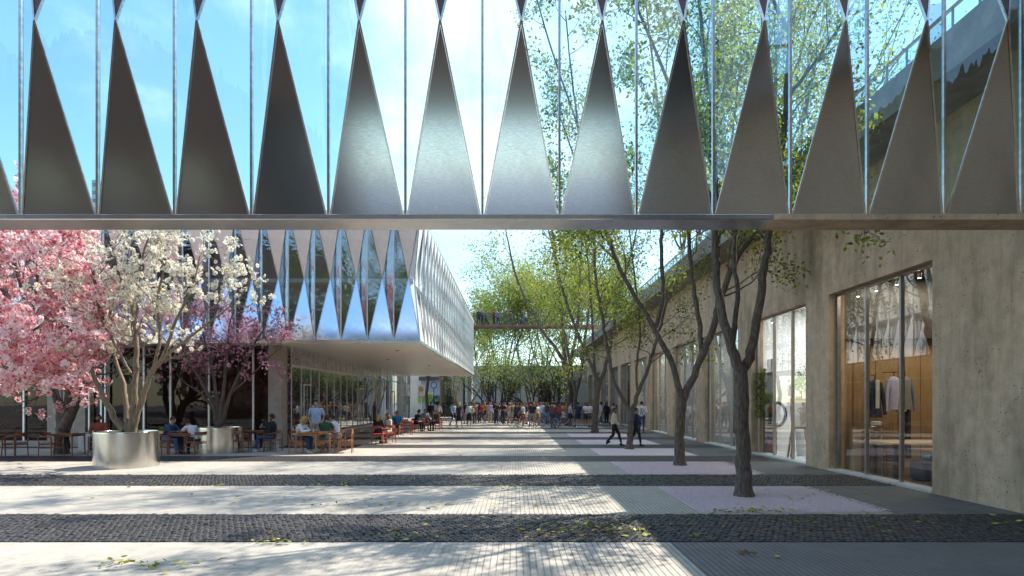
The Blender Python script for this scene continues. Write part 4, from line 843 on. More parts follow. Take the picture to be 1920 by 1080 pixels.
# ------------------------------------------------------------------ furniture
WOOD = pmat('red_brown_wood', (.30, .11, .05), (.20, .07, .035), 12, .4, stretch=(1, 1, .3))
WOOD2 = pmat('orange_wood', (.42, .17, .06), (.32, .12, .045), 12, .4, stretch=(1, 1, .3))
REDM = pmat('red_metal', (.50, .08, .06), (.42, .06, .05), 5, .4)
def chair_proto(m, kind='arm'):
    t = thing('chair', (0, -60, 0), 'tmp', 'chair'); o = Vector((0, -60, 0))
    q = lambda x, y, z: o + Vector((x, y, z))
    def b(mb, name): return mb.build(name, m, t)
    for sx in (-1, 1):
        for sy in (-1, 1):
            h = .66 if kind == 'arm' else (.44 if sy < 0 else .86)
            b(MB().tube([q(sx * .25, sy * .235, 0), q(sx * .235, sy * .215, .43), q(sx * (.25 if kind == 'arm' else .225), sy * (.21 if sy < 0 else .24), h)], [.015, .021, .016], 7), 'leg')
    b(MB().rbox(q(0, 0, .445), (.46, .44, .035), bev=.01), 'seat')
    mb = MB()
    for y in (-.215, .215): mb.bar(q(-.21, y, .40), q(.21, y, .40), .028)
    for x in (-.235, .235): mb.bar(q(x, -.19, .28), q(x, .19, .28), .022)
    b(mb, 'rail')
    if kind == 'arm':
        arc = [q(.27 * math.cos(a), .02 + .25 * math.sin(a), .665 + .05 * max(0, math.sin(a))) for a in np.linspace(-.9, math.pi + .9, 16)]
        b(MB().tube(arc, .020, 8), 'armrest')
        c = [q(.27 * math.cos(a), .02 + .25 * math.sin(a), z) for z in (.69, .80) for a in np.linspace(.75, math.pi - .75, 7)]
        n = 7; b(MB().add(c + [v + Vector((0, .02, 0)) for v in c], [(i, i + 1, i + 1 + n, i + n) for i in range(n - 1)] + [(14 + i + n, 14 + i + 1 + n, 14 + i + 1, 14 + i) for i in range(n - 1)] + [(i + 7, i + 8, 22 + i, 21 + i) for i in range(6)]), 'backrest')
    else:
        b(MB().rbox(q(0, .245, .76), (.44, .02, .2), bev=.008), 'backrest')
    return t
def table_proto(m, round_=False, s=.72):
    t = thing('table', (0, -64, 0), 'tmp', 'table'); o = Vector((0, -64, 0))
    if round_: MB().lathe(o + Vector((0, 0, .71)), [(s / 2 * .96, 0), (s / 2, .012), (s / 2, .026), (s / 2 * .98, .034)], 28, True).build('tabletop', m, t)
    else: MB().rbox(o + Vector((0, 0, .728)), (s, s, .034), bev=.008).build('tabletop', m, t)
    k = s / 2 - .06
    for sx in (-1, 1):
        for sy in (-1, 1): MB().tube([o + Vector((sx * k, sy * k, 0)), o + Vector((sx * k * .96, sy * k * .96, .71))], [.018, .026], 8).build('leg', m, t)
    mb = MB(); e = k * .95
    for a, b_ in (((-e, -e), (e, -e)), ((-e, e), (e, e)), ((-e, -e), (-e, e)), ((e, -e), (e, e))): mb.bar(o + Vector((*a, .67)), o + Vector((*b_, .67)), .045)
    mb.build('apron', m, t); return t
CH = {'wood': chair_proto(WOOD), 'orange': chair_proto(WOOD2), 'red': chair_proto(REDM, 'arm'), 'side': chair_proto(WOOD2, 'side')}
TB = {'square': table_proto(WOOD), 'round': table_proto(WOOD2, True, .82), 'red': table_proto(REDM, False, .7), 'white': table_proto(WHITE, False, .75)}
FIRST = {}
def place(proto, px_, py_, rz, label, group, loc=None):
    g = loc if loc is not None else G(px_, py_)
    if id(proto) not in FIRST:
        FIRST[id(proto)] = 1; proto.location = g; proto.rotation_euler = (0, 0, math.radians(rz)); tag(proto, label, None, group); return proto
    return dup(proto, g, math.radians(rz), label, group)
# ------------------------------------------------------------------ people
def rcone(mb, a, b, ra, rb, n=12, squash=None):
    a = Vector(a); b = Vector(b); d = (b - a); L = d.length; d = d.normalized() if L > 1e-6 else Vector((0, 0, 1)); pts = []; rad = []
    for k in range(4): t = math.pi / 2 * (k / 4); pts.append(a - d * ra * math.cos(t)); rad.append(max(.001, ra * math.sin(t)))
    pts += [a, b]; rad += [ra, rb]
    for k in range(3, -1, -1): t = math.pi / 2 * (k / 4); pts.append(b + d * rb * math.cos(t)); rad.append(max(.001, rb * math.sin(t)))
    mb.tube(pts, rad, n)
def rot3(rx=0, ry=0, rz=0): return (Matrix.Rotation(rz, 3, 'Z') @ Matrix.Rotation(ry, 3, 'Y') @ Matrix.Rotation(rx, 3, 'X'))
def mkpose(kind, fem=False):
    """joints of a figure 1.75 m tall facing -Y"""
    J = dict(pel=(0, 0, .95), che=(0, .0, 1.27), nec=(0, .01, 1.47), hed=(0, -.02, 1.625), hr=(0, 0, 0),
             sL=(.185, .01, 1.41), sR=(-.185, .01, 1.41), eL=(.235, .03, 1.13), eR=(-.235, .03, 1.13), wL=(.235, -.05, .89), wR=(-.235, -.05, .89),
             hL=(.09, 0, .92), hR=(-.09, 0, .92), kL=(.105, -.02, .50), kR=(-.105, -.02, .50), aL=(.11, .03, .085), aR=(-.11, .03, .085), fL=0, fR=0)
    S = lambda **k: J.update(k)
    if kind == 'cross': S(eL=(.25, -.04, 1.14), wL=(-.04, -.19, 1.18), eR=(-.25, -.04, 1.14), wR=(.05, -.23, 1.14))
    if kind == 'phone': S(eR=(-.24, -.02, 1.14), wR=(-.08, -.24, 1.24), hr=(.35, 0, 0), eL=(.24, .0, 1.13), wL=(.10, -.22, 1.12))
    if kind == 'walk': S(kL=(.10, -.20, .53), aL=(.10, -.30, .11), kR=(-.10, .05, .49), aR=(-.10, .34, .17), fR=.6, fL=-.25, eL=(.23, .14, 1.15), wL=(.22, .10, .91), eR=(-.23, -.08, 1.14), wR=(-.22, -.25, .95))
    if kind == 'walk2': S(kL=(.09, .08, .50), aL=(.09, .30, .15), fL=.5, kR=(-.09, -.16, .52), aR=(-.09, -.22, .09), eL=(.23, -.08, 1.14), wL=(.20, -.26, .97), eR=(-.23, .12, 1.15), wR=(-.23, .12, .90))
    if kind == 'hips': S(eL=(.36, .06, 1.17), wL=(.19, -.04, 1.0), hr=(0, 0, .4))
    if kind == 'lean': S(hL=(.11, 0, .92), kL=(.16, -.04, .50), aL=(.20, .02, .085), wR=(-.10, -.15, .98), eR=(-.26, .02, 1.15), hr=(0, 0, -.5))
    if kind == 'pockets': S(eL=(.27, .08, 1.14), wL=(.19, -.05, .93), eR=(-.27, .08, 1.14), wR=(-.19, -.05, .93))
    if kind == 'talk': S(eR=(-.24, -.02, 1.14), wR=(-.14, -.26, 1.14), hr=(-.05, 0, .3))
    if kind == 'ride': S(pel=(0, .12, .98), che=(0, -.02, 1.28), nec=(0, -.12, 1.46), hed=(0, -.17, 1.61), sL=(.18, -.08, 1.40), sR=(-.18, -.08, 1.40), eL=(.22, -.28, 1.20), wL=(.21, -.50, 1.06), eR=(-.22, -.28, 1.20), wR=(-.21, -.50, 1.06), hL=(.09, .12, .95), hR=(-.09, .12, .95), kL=(.10, -.18, .68), aL=(.10, -.05, .34), kR=(-.10, -.10, .52), aR=(-.10, .02, .12))
    if kind.startswith('sit'):
        S(pel=(0, .06, .53), che=(0, .03, .85), nec=(0, .0, 1.05), hed=(0, -.03, 1.205), sL=(.185, .02, .99), sR=(-.185, .02, .99), eL=(.24, -.03, .72), wL=(.17, -.26, .70), eR=(-.24, -.03, .72), wR=(-.17, -.26, .70),
          hL=(.09, .05, .52), hR=(-.09, .05, .52), kL=(.12, -.38, .52), kR=(-.12, -.38, .52), aL=(.12, -.36, .085), aR=(-.12, -.40, .085))
        if kind == 'sit_table': S(che=(0, -.02, .84), nec=(0, -.12, 1.03), hed=(0, -.18, 1.17), hr=(.3, 0, 0), sL=(.185, -.08, .97), sR=(-.185, -.08, .97), eL=(.25, -.25, .76), wL=(.10, -.45, .79), eR=(-.25, -.25, .76), wR=(-.10, -.45, .79))
        if kind == 'sit_bent': S(che=(0, -.06, .82), nec=(0, -.2, .98), hed=(0, -.28, 1.09), hr=(.7, 0, 0), sL=(.185, -.15, .94), sR=(-.185, -.15, .94), eL=(.25, -.34, .76), wL=(.10, -.52, .79), eR=(-.25, -.34, .76), wR=(-.10, -.52, .79))
        if kind == 'sit_read': S(che=(0, .07, .85), nec=(0, .06, 1.05), hed=(0, .03, 1.205), hr=(.25, 0, 0), eL=(.25, .06, .72), wL=(.13, -.20, .74), eR=(-.24, .02, .73), wR=(-.08, -.27, .86), aL=(.12, -.5, .085), aR=(-.10, -.42, .085))
        if kind == 'sit_cross': S(kR=(-.06, -.40, .56), aR=(.18, -.62, .28), fR=.3, kL=(.08, -.38, .50), aL=(.08, -.34, .085))
        if kind == 'sit_turn': S(hr=(0, 0, .7), kL=(.13, -.36, .52))
    if fem:
        for k in ('sL', 'sR'): J[k] = (J[k][0] * .88, J[k][1], J[k][2])
    return {k: (Vector(v) if hasattr(v, '__len__') else v) for k, v in J.items()}
BODY = {}
def body(kind, fem, vox, girth=1.0):
    key = (kind, fem, vox, girth)
    if key in BODY: return BODY[key]
    J = mkpose(kind, fem); mb = MB(); segs = []
    g = girth
    def sg(lab, a, b, ra, rb): a = Vector(a); b = Vector(b); rcone(mb, a, b, ra, rb); segs.append((lab, a, b, ra, rb))
    pel, che, nec, hed = J['pel'], J['che'], J['nec'], J['hed']
    # torso as elliptical rings along the spine
    axx = Vector((1, 0, 0)); hw = .165 if fem else .158; rings = []
    spine = [(pel + (pel - che).normalized() * .10, .10, .09), (pel + (pel - che).normalized() * .04, hw, .115), (pel, hw * 1.0, .118 * g), (pel.lerp(che, .38), .128 * g if fem else .142 * g, .102 * g), (pel.lerp(che, .75), .145 * g, .112 * g), (che.lerp(nec, .15), .162 * g, .118 * g), (che.lerp(nec, .5), .168 if not fem else .150, .105), (che.lerp(nec, .78), .13, .08), (nec, .06, .058)]
    n = 18; vs = []
    for i, (c, rx, ry) in enumerate(spine):
        t = (spine[min(i + 1, len(spine) - 1)][0] - spine[max(0, i - 1)][0]).normalized(); f = t.cross(axx).normalized()
        for k in range(n): a = 2 * math.pi * k / n; vs.append(c + axx * rx * math.cos(a) + f * ry * math.sin(a))
    fs = [(i * n + k, i * n + (k + 1) % n, (i + 1) * n + (k + 1) % n, (i + 1) * n + k) for i in range(len(spine) - 1) for k in range(n)] + [tuple(range(n - 1, -1, -1)), tuple((len(spine) - 1) * n + k for k in range(n))]
    mb.add(vs, fs); segs.append(('torso', pel - (che - pel).normalized() * .03, che.lerp(nec, .55), .12, .12))
    if fem: [mb.ball(che.lerp(nec, .05) + Vector((s * .065, -.075, .0)), (.06, .05, .055)) for s in (-1, 1)]
    sg('neck', nec - Vector((0, 0, .03)), hed - Vector((0, 0, .05)) + (hed - nec) * .0, .055, .050)
    Rh = rot3(J['hr'].x, 0, J['hr'].z); H = lambda x, y, z: hed + Rh @ Vector((x, y, z))
    mb.ball(H(0, .012, .03), (.076, .095, .092), 16, 12, Rh); mb.ball(H(0, -.012, -.03), (.060, .075, .085), 14, 10, Rh); mb.ball(H(0, -.045, -.085), (.032, .032, .026), 8, 6, Rh)
    mb.tube([H(0, -.085, .025), H(0, -.112, -.022), H(0, -.085, -.034)], [.009, .016, .010], 8)
    for s in (-1, 1): mb.ball(H(s * .078, .012, -.005), (.010, .02, .032), 8, 6, Rh)
    segs.append(('head', H(0, 0, .04), H(0, -.01, -.05), .09, .075))
    for S_ in 'LR':
        s = 1 if S_ == 'L' else -1; sh, el, wr = J['s' + S_], J['e' + S_], J['w' + S_]; th_ = .92 if fem else 1.0
        rcone(mb, che.lerp(nec, .6) + Vector((s * .07, 0, 0)), sh, .062, .058 * th_)
        sg('uparm', sh, el, .056 * th_, .043 * th_); sg('loarm', el, wr, .043 * th_, .028 * th_)
        d = (wr - el).normalized(); inward = Vector((-s, 0, 0)); pn = d.cross(inward).normalized(); sd = pn.cross(d)   # palm frame
        if 'sit' in kind or kind in ('cross', 'ride'): pass
        pc = wr + d * .05
        mb.ball(pc, (.040, .017, .048), 10, 8, Matrix((sd, pn, d)).transposed()); segs.append(('hand', wr + d * .02, wr + d * .17, .045, .03))
        for k, (o_, L_) in enumerate(((-.030, .062), (-.010, .074), (.011, .070), (.030, .055))):
            a = wr + d * .088 + sd * o_; cu = inward * .35 * L_; m1 = a + d * L_ * .55 + cu * .3; mb.tube([a - d * .02, a, m1, m1 + d * L_ * .35 + cu * 1.0], [.010, .0105, .0095, .007], 7)
        a = wr + d * .035 - sd * .032; mb.tube([a, a - sd * .026 + d * .022, a - sd * .034 + d * .052], [.013, .011, .008], 7)
        hp, kn, an = J['h' + S_], J['k' + S_], J['a' + S_]
        sg('thigh', hp, kn, (.092 if fem else .088) * g, .056); sg('shin', kn, an + Vector((0, 0, .02)), .054, .036); mb.ball(kn.lerp(an, .3) + (Vector((0, .018, 0))), (.048, .05, .09))
        fr = J['f' + S_]; Rf = rot3(-fr if fr > 0 else -fr, 0, s * .12); fd = lambda x, y, z: an + Rf @ Vector((x, y, z))
        rcone(mb, fd(0, .035, -.045), fd(0, -.10, -.052), .036, .034); rcone(mb, fd(0, -.09, -.055), fd(0, -.155, -.060), .034, .026); segs.append(('foot', fd(0, .05, -.045), fd(0, -.17, -.055), .04, .04))
    me = bpy.data.meshes.new('t'); me.from_pydata([tuple(v) for v in mb.v], [], mb.f); ob = bpy.data.objects.new('t', me); COL.objects.link(ob)
    r = ob.modifiers.new('r', 'REMESH'); r.mode = 'VOXEL'; r.voxel_size = vox; sm = ob.modifiers.new('s', 'SMOOTH'); sm.factor = .5; sm.iterations = 2 if vox < .015 else 1
    dg = bpy.context.evaluated_depsgraph_get(); dg.update(); m2 = bpy.data.meshes.new_from_object(ob.evaluated_get(dg)); bpy.data.objects.remove(ob)
    nv = len(m2.vertices); V = np.zeros(nv * 3, np.float32); m2.vertices.foreach_get('co', V); V = V.reshape(-1, 3)
    N_ = np.zeros(nv * 3, np.float32); m2.vertices.foreach_get('normal', N_); N_ = N_.reshape(-1, 3)
    Q = np.zeros(len(m2.loops), np.int32); m2.loops.foreach_get('vertex_index', Q); assert len(Q) == 4 * len(m2.polygons); Q = Q.reshape(-1, 4); bpy.data.meshes.remove(m2)
    C = V[Q].mean(1); best = np.full(len(C), 9e9); lab = np.zeros(len(C), int); tt = np.zeros(len(C))
    names = []
    for i, (l, a, b, ra, rb) in enumerate(segs):
        a = np.array(a); b = np.array(b); ab = b - a; t = np.clip(((C - a) @ ab) / (ab @ ab), 0, 1); ds = np.linalg.norm(C - (a + t[:, None] * ab), axis=1) - (ra + (rb - ra) * t); names.append(l)
        w = ds < best; best[w] = ds[w]; lab[w] = i; tt[w] = t[w]
    nm = np.array(names)[lab]; aL = np.array(J['aL']); aR = np.array(J['aR']); side = np.where(np.linalg.norm(C - aL, axis=1) < np.linalg.norm(C - aR, axis=1), 1, -1)
    RhT = np.array(Rh.transposed()); hl = (C - np.array(hed)) @ RhT.T
    BODY[key] = dict(V=V, N=N_, Q=Q, nm=nm, t=tt, C=C, hl=hl, J=J, hed=np.array(hed), Rh=Rh, mesh={}, side=side); return BODY[key]
def sub(B, mask, off, name, sub_key):
    if sub_key in B['mesh']: return B['mesh'][sub_key]
    Q = B['Q'][mask]; u, inv = np.unique(Q, return_inverse=True); V = B['V'][u] + B['N'][u] * (off if not callable(off) else off(B['V'][u])[:, None])
    o = np_mesh(name, V, inv.reshape(-1, 4), [SKIN[0]], smooth=True); me = o.data; bpy.data.objects.remove(o); B['mesh'][sub_key] = me; return me
SKIN = [pmat('skin_a', (.50, .29, .20), (.44, .24, .16), 20, .55), pmat('skin_b', (.36, .19, .12), (.3, .16, .1), 20, .55), pmat('skin_c', (.20, .10, .06), (.16, .08, .05), 20, .55)]
EYE = EYE
EYEM = pmat('eye_dark', (.03, .02, .015), None, 3, .3); LIP = pmat('lip', (.36, .12, .10), None, 3, .5)
CL = {'white': (.78, .78, .77), 'black': (.018, .018, .02), 'navy': (.025, .035, .085), 'light blue': (.42, .52, .70), 'bright blue': (.05, .22, .62), 'dark blue denim': (.05, .09, .18), 'blue denim': (.10, .19, .36), 'khaki': (.50, .40, .27), 'beige': (.60, .50, .37), 'grey': (.25, .25, .26), 'light grey': (.50, .50, .50), 'charcoal': (.06, .06, .065), 'brown': (.20, .11, .06), 'orange': (.62, .25, .05), 'red': (.50, .05, .05), 'pink': (.68, .33, .36), 'green': (.06, .17, .08), 'dark green': (.025, .07, .035), 'olive': (.17, .16, .08), 'lavender': (.52, .50, .68), 'rust red': (.38, .09, .05), 'yellow': (.68, .52, .10), 'maroon': (.16, .03, .04), 'teal': (.05, .25, .27), 'cream': (.74, .69, .58), 'blond': (.48, .33, .14), 'dark brown': (.05, .03, .02), 'auburn': (.20, .08, .035), 'grey-black': (.07, .065, .06)}
def cloth(c): return pmat('cloth_' + c.replace(' ', '_'), CL[c], tuple(x * .8 for x in CL[c]), 9, .85, bump=.25, bscale=14, bdist=.03)
def person(kind, top, bottom, hair, g, rz, label, group=None, h=1.75, sleeve='short', legs='long', fem=False, longhair=False, shoes='white', skin=0, vox=.02, girth=1.0, z=0, beard=False, extra=None, coat=False):
    B = body(kind, fem, vox, girth); nm, t, hl, C = B['nm'], B['t'], B['hl'], B['C']
    if 'body' not in B['mesh']:
        o = np_mesh('person', B['V'], B['Q'], [SKIN[0], EYEM, LIP], smooth=True); me = o.data; bpy.data.objects.remove(o)
        mi = np.zeros(len(B['Q']), np.int32); e = vox * .55 + .005
        for s in (-1, 1): mi[(abs(hl[:, 0] - s * .033) < e) & (abs(hl[:, 2] - .012) < e * .6) & (hl[:, 1] < -.05) & (nm == 'head')] = 1
        mi[(abs(hl[:, 0]) < .026) & (abs(hl[:, 2] + .055) < e * .5) & (hl[:, 1] < -.05)] = 2
        me.polygons.foreach_set('material_index', mi); B['mesh']['body'] = me
    o = bpy.data.objects.new('person', B['mesh']['body']); COL.objects.link(o); tag(o, label, 'person', group)
    s = h / 1.75; o.location = (g[0], g[1], z); o.rotation_euler = (0, 0, math.radians(rz)); o.scale = (s, s, s)
    def setm(ob, i, m): ob.material_slots[i].link = 'OBJECT'; ob.material_slots[i].material = m
    setm(o, 0, SKIN[skin])
    def child(name, me, m):
        c = bpy.data.objects.new(name, me); COL.objects.link(c); c.parent = o; setm(c, 0, m); return c
    pel = B['J']['pel']; che = B['J']['che']; up = (che - pel).normalized(); hh = (C - np.array(pel)) @ np.array(up)
    st = .99 if sleeve == 'long' else .62
    torso = (nm == 'torso') & (hh > -.03)
    low = ((nm == 'torso') & (hh < .05)) | ((nm == 'thigh') & (hh < .1))
    if top:
        mk = torso | ((nm == 'uparm') & (t < (1.1 if sleeve == 'long' else .62))) | ((nm == 'loarm') & (t < .93) & (sleeve == 'long')) | ((nm == 'neck') & (t < .12))
        child({'short': 't_shirt', 'long': 'shirt'}[sleeve] if not coat else 'jacket', sub(B, mk, .013 if not coat else .026, 'shirt', ('top', sleeve, coat)), cloth(top))
    cut = {'long': 9, 'short': .78, 'brief': .45}[legs] if legs in ('long', 'short', 'brief') else 9
    if legs in ('long', 'short', 'brief'):
        mk = ((nm == 'torso') & (hh < .045)) | ((nm == 'thigh') & (t < cut)) | ((nm == 'shin') & (t < .93) & (legs == 'long'))
        child('trousers' if legs == 'long' else 'shorts', sub(B, mk, .011 if legs == 'long' else .02, 'trousers', ('leg', legs)), cloth(bottom))
    elif legs == 'skirt':
        mk = ((nm == 'torso') & (hh < .06)) ; child('waistband', sub(B, mk, .012, 'waistband', ('waist',)), cloth(bottom))
        key = ('skirt',)
        if key not in B['mesh']:
            m = MB(); m.smooth = True; p = B['J']['pel']; m.tube([p + Vector((0, 0, .08)), p + Vector((0, 0, -.08)), p + Vector((0, 0, -.30)), p + Vector((0, 0, -.44))], [.13, .175, .20, .215], 18, False)
            oo = m.build('skirt', SKIN[0], None); B['mesh'][key] = oo.data; bpy.data.objects.remove(oo)
        child('skirt', B['mesh'][key], cloth(bottom))
    for sd_ in (0, 1):
        mk = ((nm == 'foot') | ((nm == 'shin') & (t > .985))) & ((B['side'] > 0) == (sd_ == 0))
        if mk.any(): child('shoe', sub(B, mk, .006, 'shoe', ('shoe', sd_)), cloth(shoes))
    x, y, zz = hl[:, 0], hl[:, 1], hl[:, 2]; hd = (nm == 'head') | (nm == 'neck')
    if longhair:
        mk = hd & ((zz > .062) | ((y > -.02) & (zz > -.12)) | ((abs(x) > .055) & (y > -.055) & (zz > -.09)))
        key = ('lhair',)
        if key not in B['mesh']:
            hed = Vector(B['hed']); Rh = B['Rh']; m = MB(); m.smooth = True; H = lambda a, b, c: hed + Rh @ Vector((a, b, c))
            Q = B['Q'][mk]; u, inv = np.unique(Q, return_inverse=True); V = B['V'][u] + B['N'][u] * .020
            m.add([tuple(v) for v in V], [tuple(q) for q in inv.reshape(-1, 4)])
            m.tube([H(0, .05, .06), hed + Vector((0, .085, -.04)), hed + Vector((0, .095, -.16)), hed + Vector((0, .085, -.26))], [.075, .088, .08, .045], 14)
            for sx in (-1, 1): m.tube([H(sx * .06, .0, .04), hed + Vector((sx * .082, .02, -.07)), hed + Vector((sx * .085, .0, -.18))], [.03, .032, .018], 8)
            oo = m.build('hair', SKIN[0], None); B['mesh'][key] = oo.data; bpy.data.objects.remove(oo)
        child('hair', B['mesh'][key], cloth(hair))
    else:
        mk = hd & ((zz > .066) | ((y > .012) & (zz > -.055)) | ((abs(x) > .06) & (y > -.035) & (zz > .015)))
        child('hair', sub(B, mk, .013, 'hair', ('hair',)), cloth(hair))
    if beard:
        mk = hd & (y < .0) & (zz < -.035) & (zz > -.13) & ~((abs(x) < .022) & (abs(zz + .055) < .012)) ; child('beard', sub(B, mk, .007, 'beard', ('beard',)), cloth(hair))
    if extra == 'braces':
        key = ('braces',)
        if key not in B['mesh']:
            m = MB()
            for sx in (-1, 1):
                m.tube([(sx * .10, -.125, .97), (sx * .10, -.145, 1.2), (sx * .09, -.12, 1.40), (sx * .085, 0, 1.50), (sx * .05, .12, 1.36), (-sx * .02, .135, 1.2), (-sx * .07, .14, .97)], .013, 5)
            oo = m.build('braces', SKIN[0], None); B['mesh'][key] = oo.data; bpy.data.objects.remove(oo)
        child('braces', B['mesh'][key], cloth('navy'))
    return o
# --- cafe tables, left to right (pixel marks of the feet give the spot on the ground)
GC_ = 'wooden cafe armchairs'; GT = 'cafe tables'
place(TB['square'], -22, 858, 0, 'wooden cafe table cut by the left edge of the picture', GT)
place(CH['wood'], 28, 856, -95, 'wooden armchair by the left edge, its arm behind a slim post', GC_)
place(TB['square'], 131, 853, 0, 'small wooden cafe table with a straw glass, in front of the pink tree trunk', GT)
place(CH['wood'], 96, 856, 85, 'wooden armchair left of the table with the straw glass', GC_)
place(CH['wood'], 182, 853, -60, 'wooden armchair partly behind the sunny steel planter', GC_)
g = G(183, 850); person('sit', 'rust red', 'navy', 'dark brown', (g.x, g.y + .05), 25, 'bearded person in a rust red shirt sitting beside the sunny steel planter', vox=.013, sleeve='long', skin=1, beard=True, h=1.8)
place(TB['square'], 343, 852, 0, 'wooden cafe table with a small plant between the two seated men', GT)
place(CH['wood'], 314, 853, 80, 'wooden armchair holding the person in the blue-grey shirt', GC_)
place(CH['wood'], 366, 853, -110, 'wooden armchair holding the person in the white t-shirt', GC_)
g = G(316, 852); person('sit_table', 'dark blue denim', 'blue denim', 'dark brown', g, 80, 'person in a blue-grey shirt and jeans leaning over a cafe table', vox=.013, sleeve='long', shoes='brown', h=1.78)
g = G(364, 852); person('sit_bent', 'white', 'charcoal', 'dark brown', g, -110, 'person in a white t-shirt bent over the cafe table with lowered head', vox=.013, shoes='black', h=1.75)
place(CH['wood'], 452, 849, 170, 'empty wooden armchair in front of the shaded steel planter', GC_)
place(TB['square'], 474, 845, 0, 'wooden cafe table right of the shaded steel planter', GT)
place(CH['wood'], 512, 847, -95, 'wooden armchair by the stone pier holding the reading person', GC_)
g = G(508, 847); person('sit_read', 'black', 'dark blue denim', 'dark brown', g, -92, 'bearded person in a black sweater and jeans reading papers by the stone pier', vox=.013, sleeve='long', beard=True, h=1.82)
def paper(g, rz):
    t = thing('paper', (g[0], g[1], 0), 'white folded paper held by the person in the black sweater', 'paper'); R_ = Matrix.Rotation(math.radians(rz), 3, 'Z')
    q = lambda x, y, z: Vector((g[0], g[1], 0)) + R_ @ Vector((x, y, z)); m = MB()
    m.add([q(-.06, -.42, .84), q(-.20, -.44, .90), q(-.21, -.36, 1.06), q(-.07, -.34, 1.0), q(.07, -.40, .88), q(.06, -.32, 1.05)], [(0, 1, 2, 3), (4, 0, 3, 5)]); m.build('sheet', WHITE, t)
paper(g, -92)
# group of four round the table
place(TB['round'], 580, 850, 0, 'round orange wood table of the group of four', GT)
place(CH['orange'], 560, 850, 82, 'orange wood armchair holding the person in the white blouse', GC_)
place(CH['orange'], 610, 850, 178, 'orange wood armchair holding the person in the green shirt, back towards us', GC_)
place(CH['orange'], 632, 846, -95, 'orange wood armchair holding the person in the white polo and khakis', GC_)
place(CH['side'], 648, 849, -80, 'high-backed orange wood chair at the right end of the group of four', 'high-backed side chairs')
g = G(562, 849); person('sit_table', 'white', 'dark blue denim', 'blond', g, 80, 'person with long blond hair, white blouse and jeans at the round table', vox=.013, sleeve='long', fem=True, longhair=True, h=1.76)
g = G(593, 842); person('pockets', 'light blue', 'khaki', 'dark brown', g, 10, 'person in a light blue shirt and khakis standing behind the round table', vox=.013, h=1.88, shoes='brown', girth=1.05)
g = G(609, 848); person('sit_table', 'dark green', 'grey', 'dark brown', g, 175, 'person in a dark green t-shirt sitting with back turned at the round table', vox=.013, h=1.8, girth=1.08)
g = G(631, 844); person('sit_table', 'white', 'khaki', 'dark brown', g, -95, 'person in a white polo and khaki trousers sitting right of the round table', vox=.013, h=1.82, shoes='brown')
# two women on red chairs
place(CH['red'], 711, 833, 170, 'red metal armchair holding the blond person in black', 'red metal armchairs')
place(CH['red'], 729, 831, -150, 'red metal armchair holding the person in the cream coat', 'red metal armchairs')
g = G(710, 832); person('sit_turn', 'black', 'black', 'blond', g, 165, 'blond person in black seen from behind on a red chair', vox=.016, sleeve='long', fem=True, longhair=True, h=1.72, shoes='black')
g = G(727, 831); person('sit_cross', 'cream', 'cream', 'auburn', g, -40, 'person in a cream coat with crossed legs on a red chair', vox=.016, sleeve='long', fem=True, longhair=True, h=1.72, shoes='black', coat=True)
place(CH['red'], 744, 818, -15, 'red metal armchair holding the person in the blue t-shirt', 'red metal armchairs')
g = G(744, 818); person('sit', 'bright blue', 'light grey', 'dark brown', g, 10, 'person in a bright blue t-shirt and pale shorts sitting near the shop glass', vox=.016, legs='short', skin=1)
place(TB['red'], 762, 815, 0, 'red metal table right of the person in the blue t-shirt', GT)
place(CH['red'], 781, 809, 80, 'red metal armchair holding the dark-dressed person in a hat', 'red metal armchairs')
g = G(781, 809); hp = person('sit_table', 'black', 'black', 'black', g, 65, 'person in a black shirt and dark hat sitting at the sunlit edge', vox=.016, sleeve='long', shoes='black')
hm = MB(); hm.smooth = True; hm.lathe((0, -.19, 1.235), [(.001, .115), (.07, .105), (.085, .03), (.15, .012), (.15, .004), (.08, .0)], 16); ht = hm.build('hat', cloth('black'), None); ht.parent = hp
place(CH['red'], 800, 808, 10, 'red metal armchair holding the person in the grey coat', 'red metal armchairs')
g = G(797, 806); person('sit', 'grey', 'charcoal', 'dark brown', g, 20, 'person in a grey coat sitting beside the person in the dark hat', vox=.016, sleeve='long', shoes='black', coat=True)
place(CH['red'], 820, 808, -60, 'red metal armchair holding the person in the brown jacket', 'red metal armchairs')
g = G(819, 808); person('sit', 'brown', 'black', 'dark brown', g, -45, 'person in a brown jacket and black trousers on a red chair', vox=.016, sleeve='long', shoes='black', coat=True)
place(TB['white'], 836, 803, 0, 'white table behind the person in the brown jacket', GT)
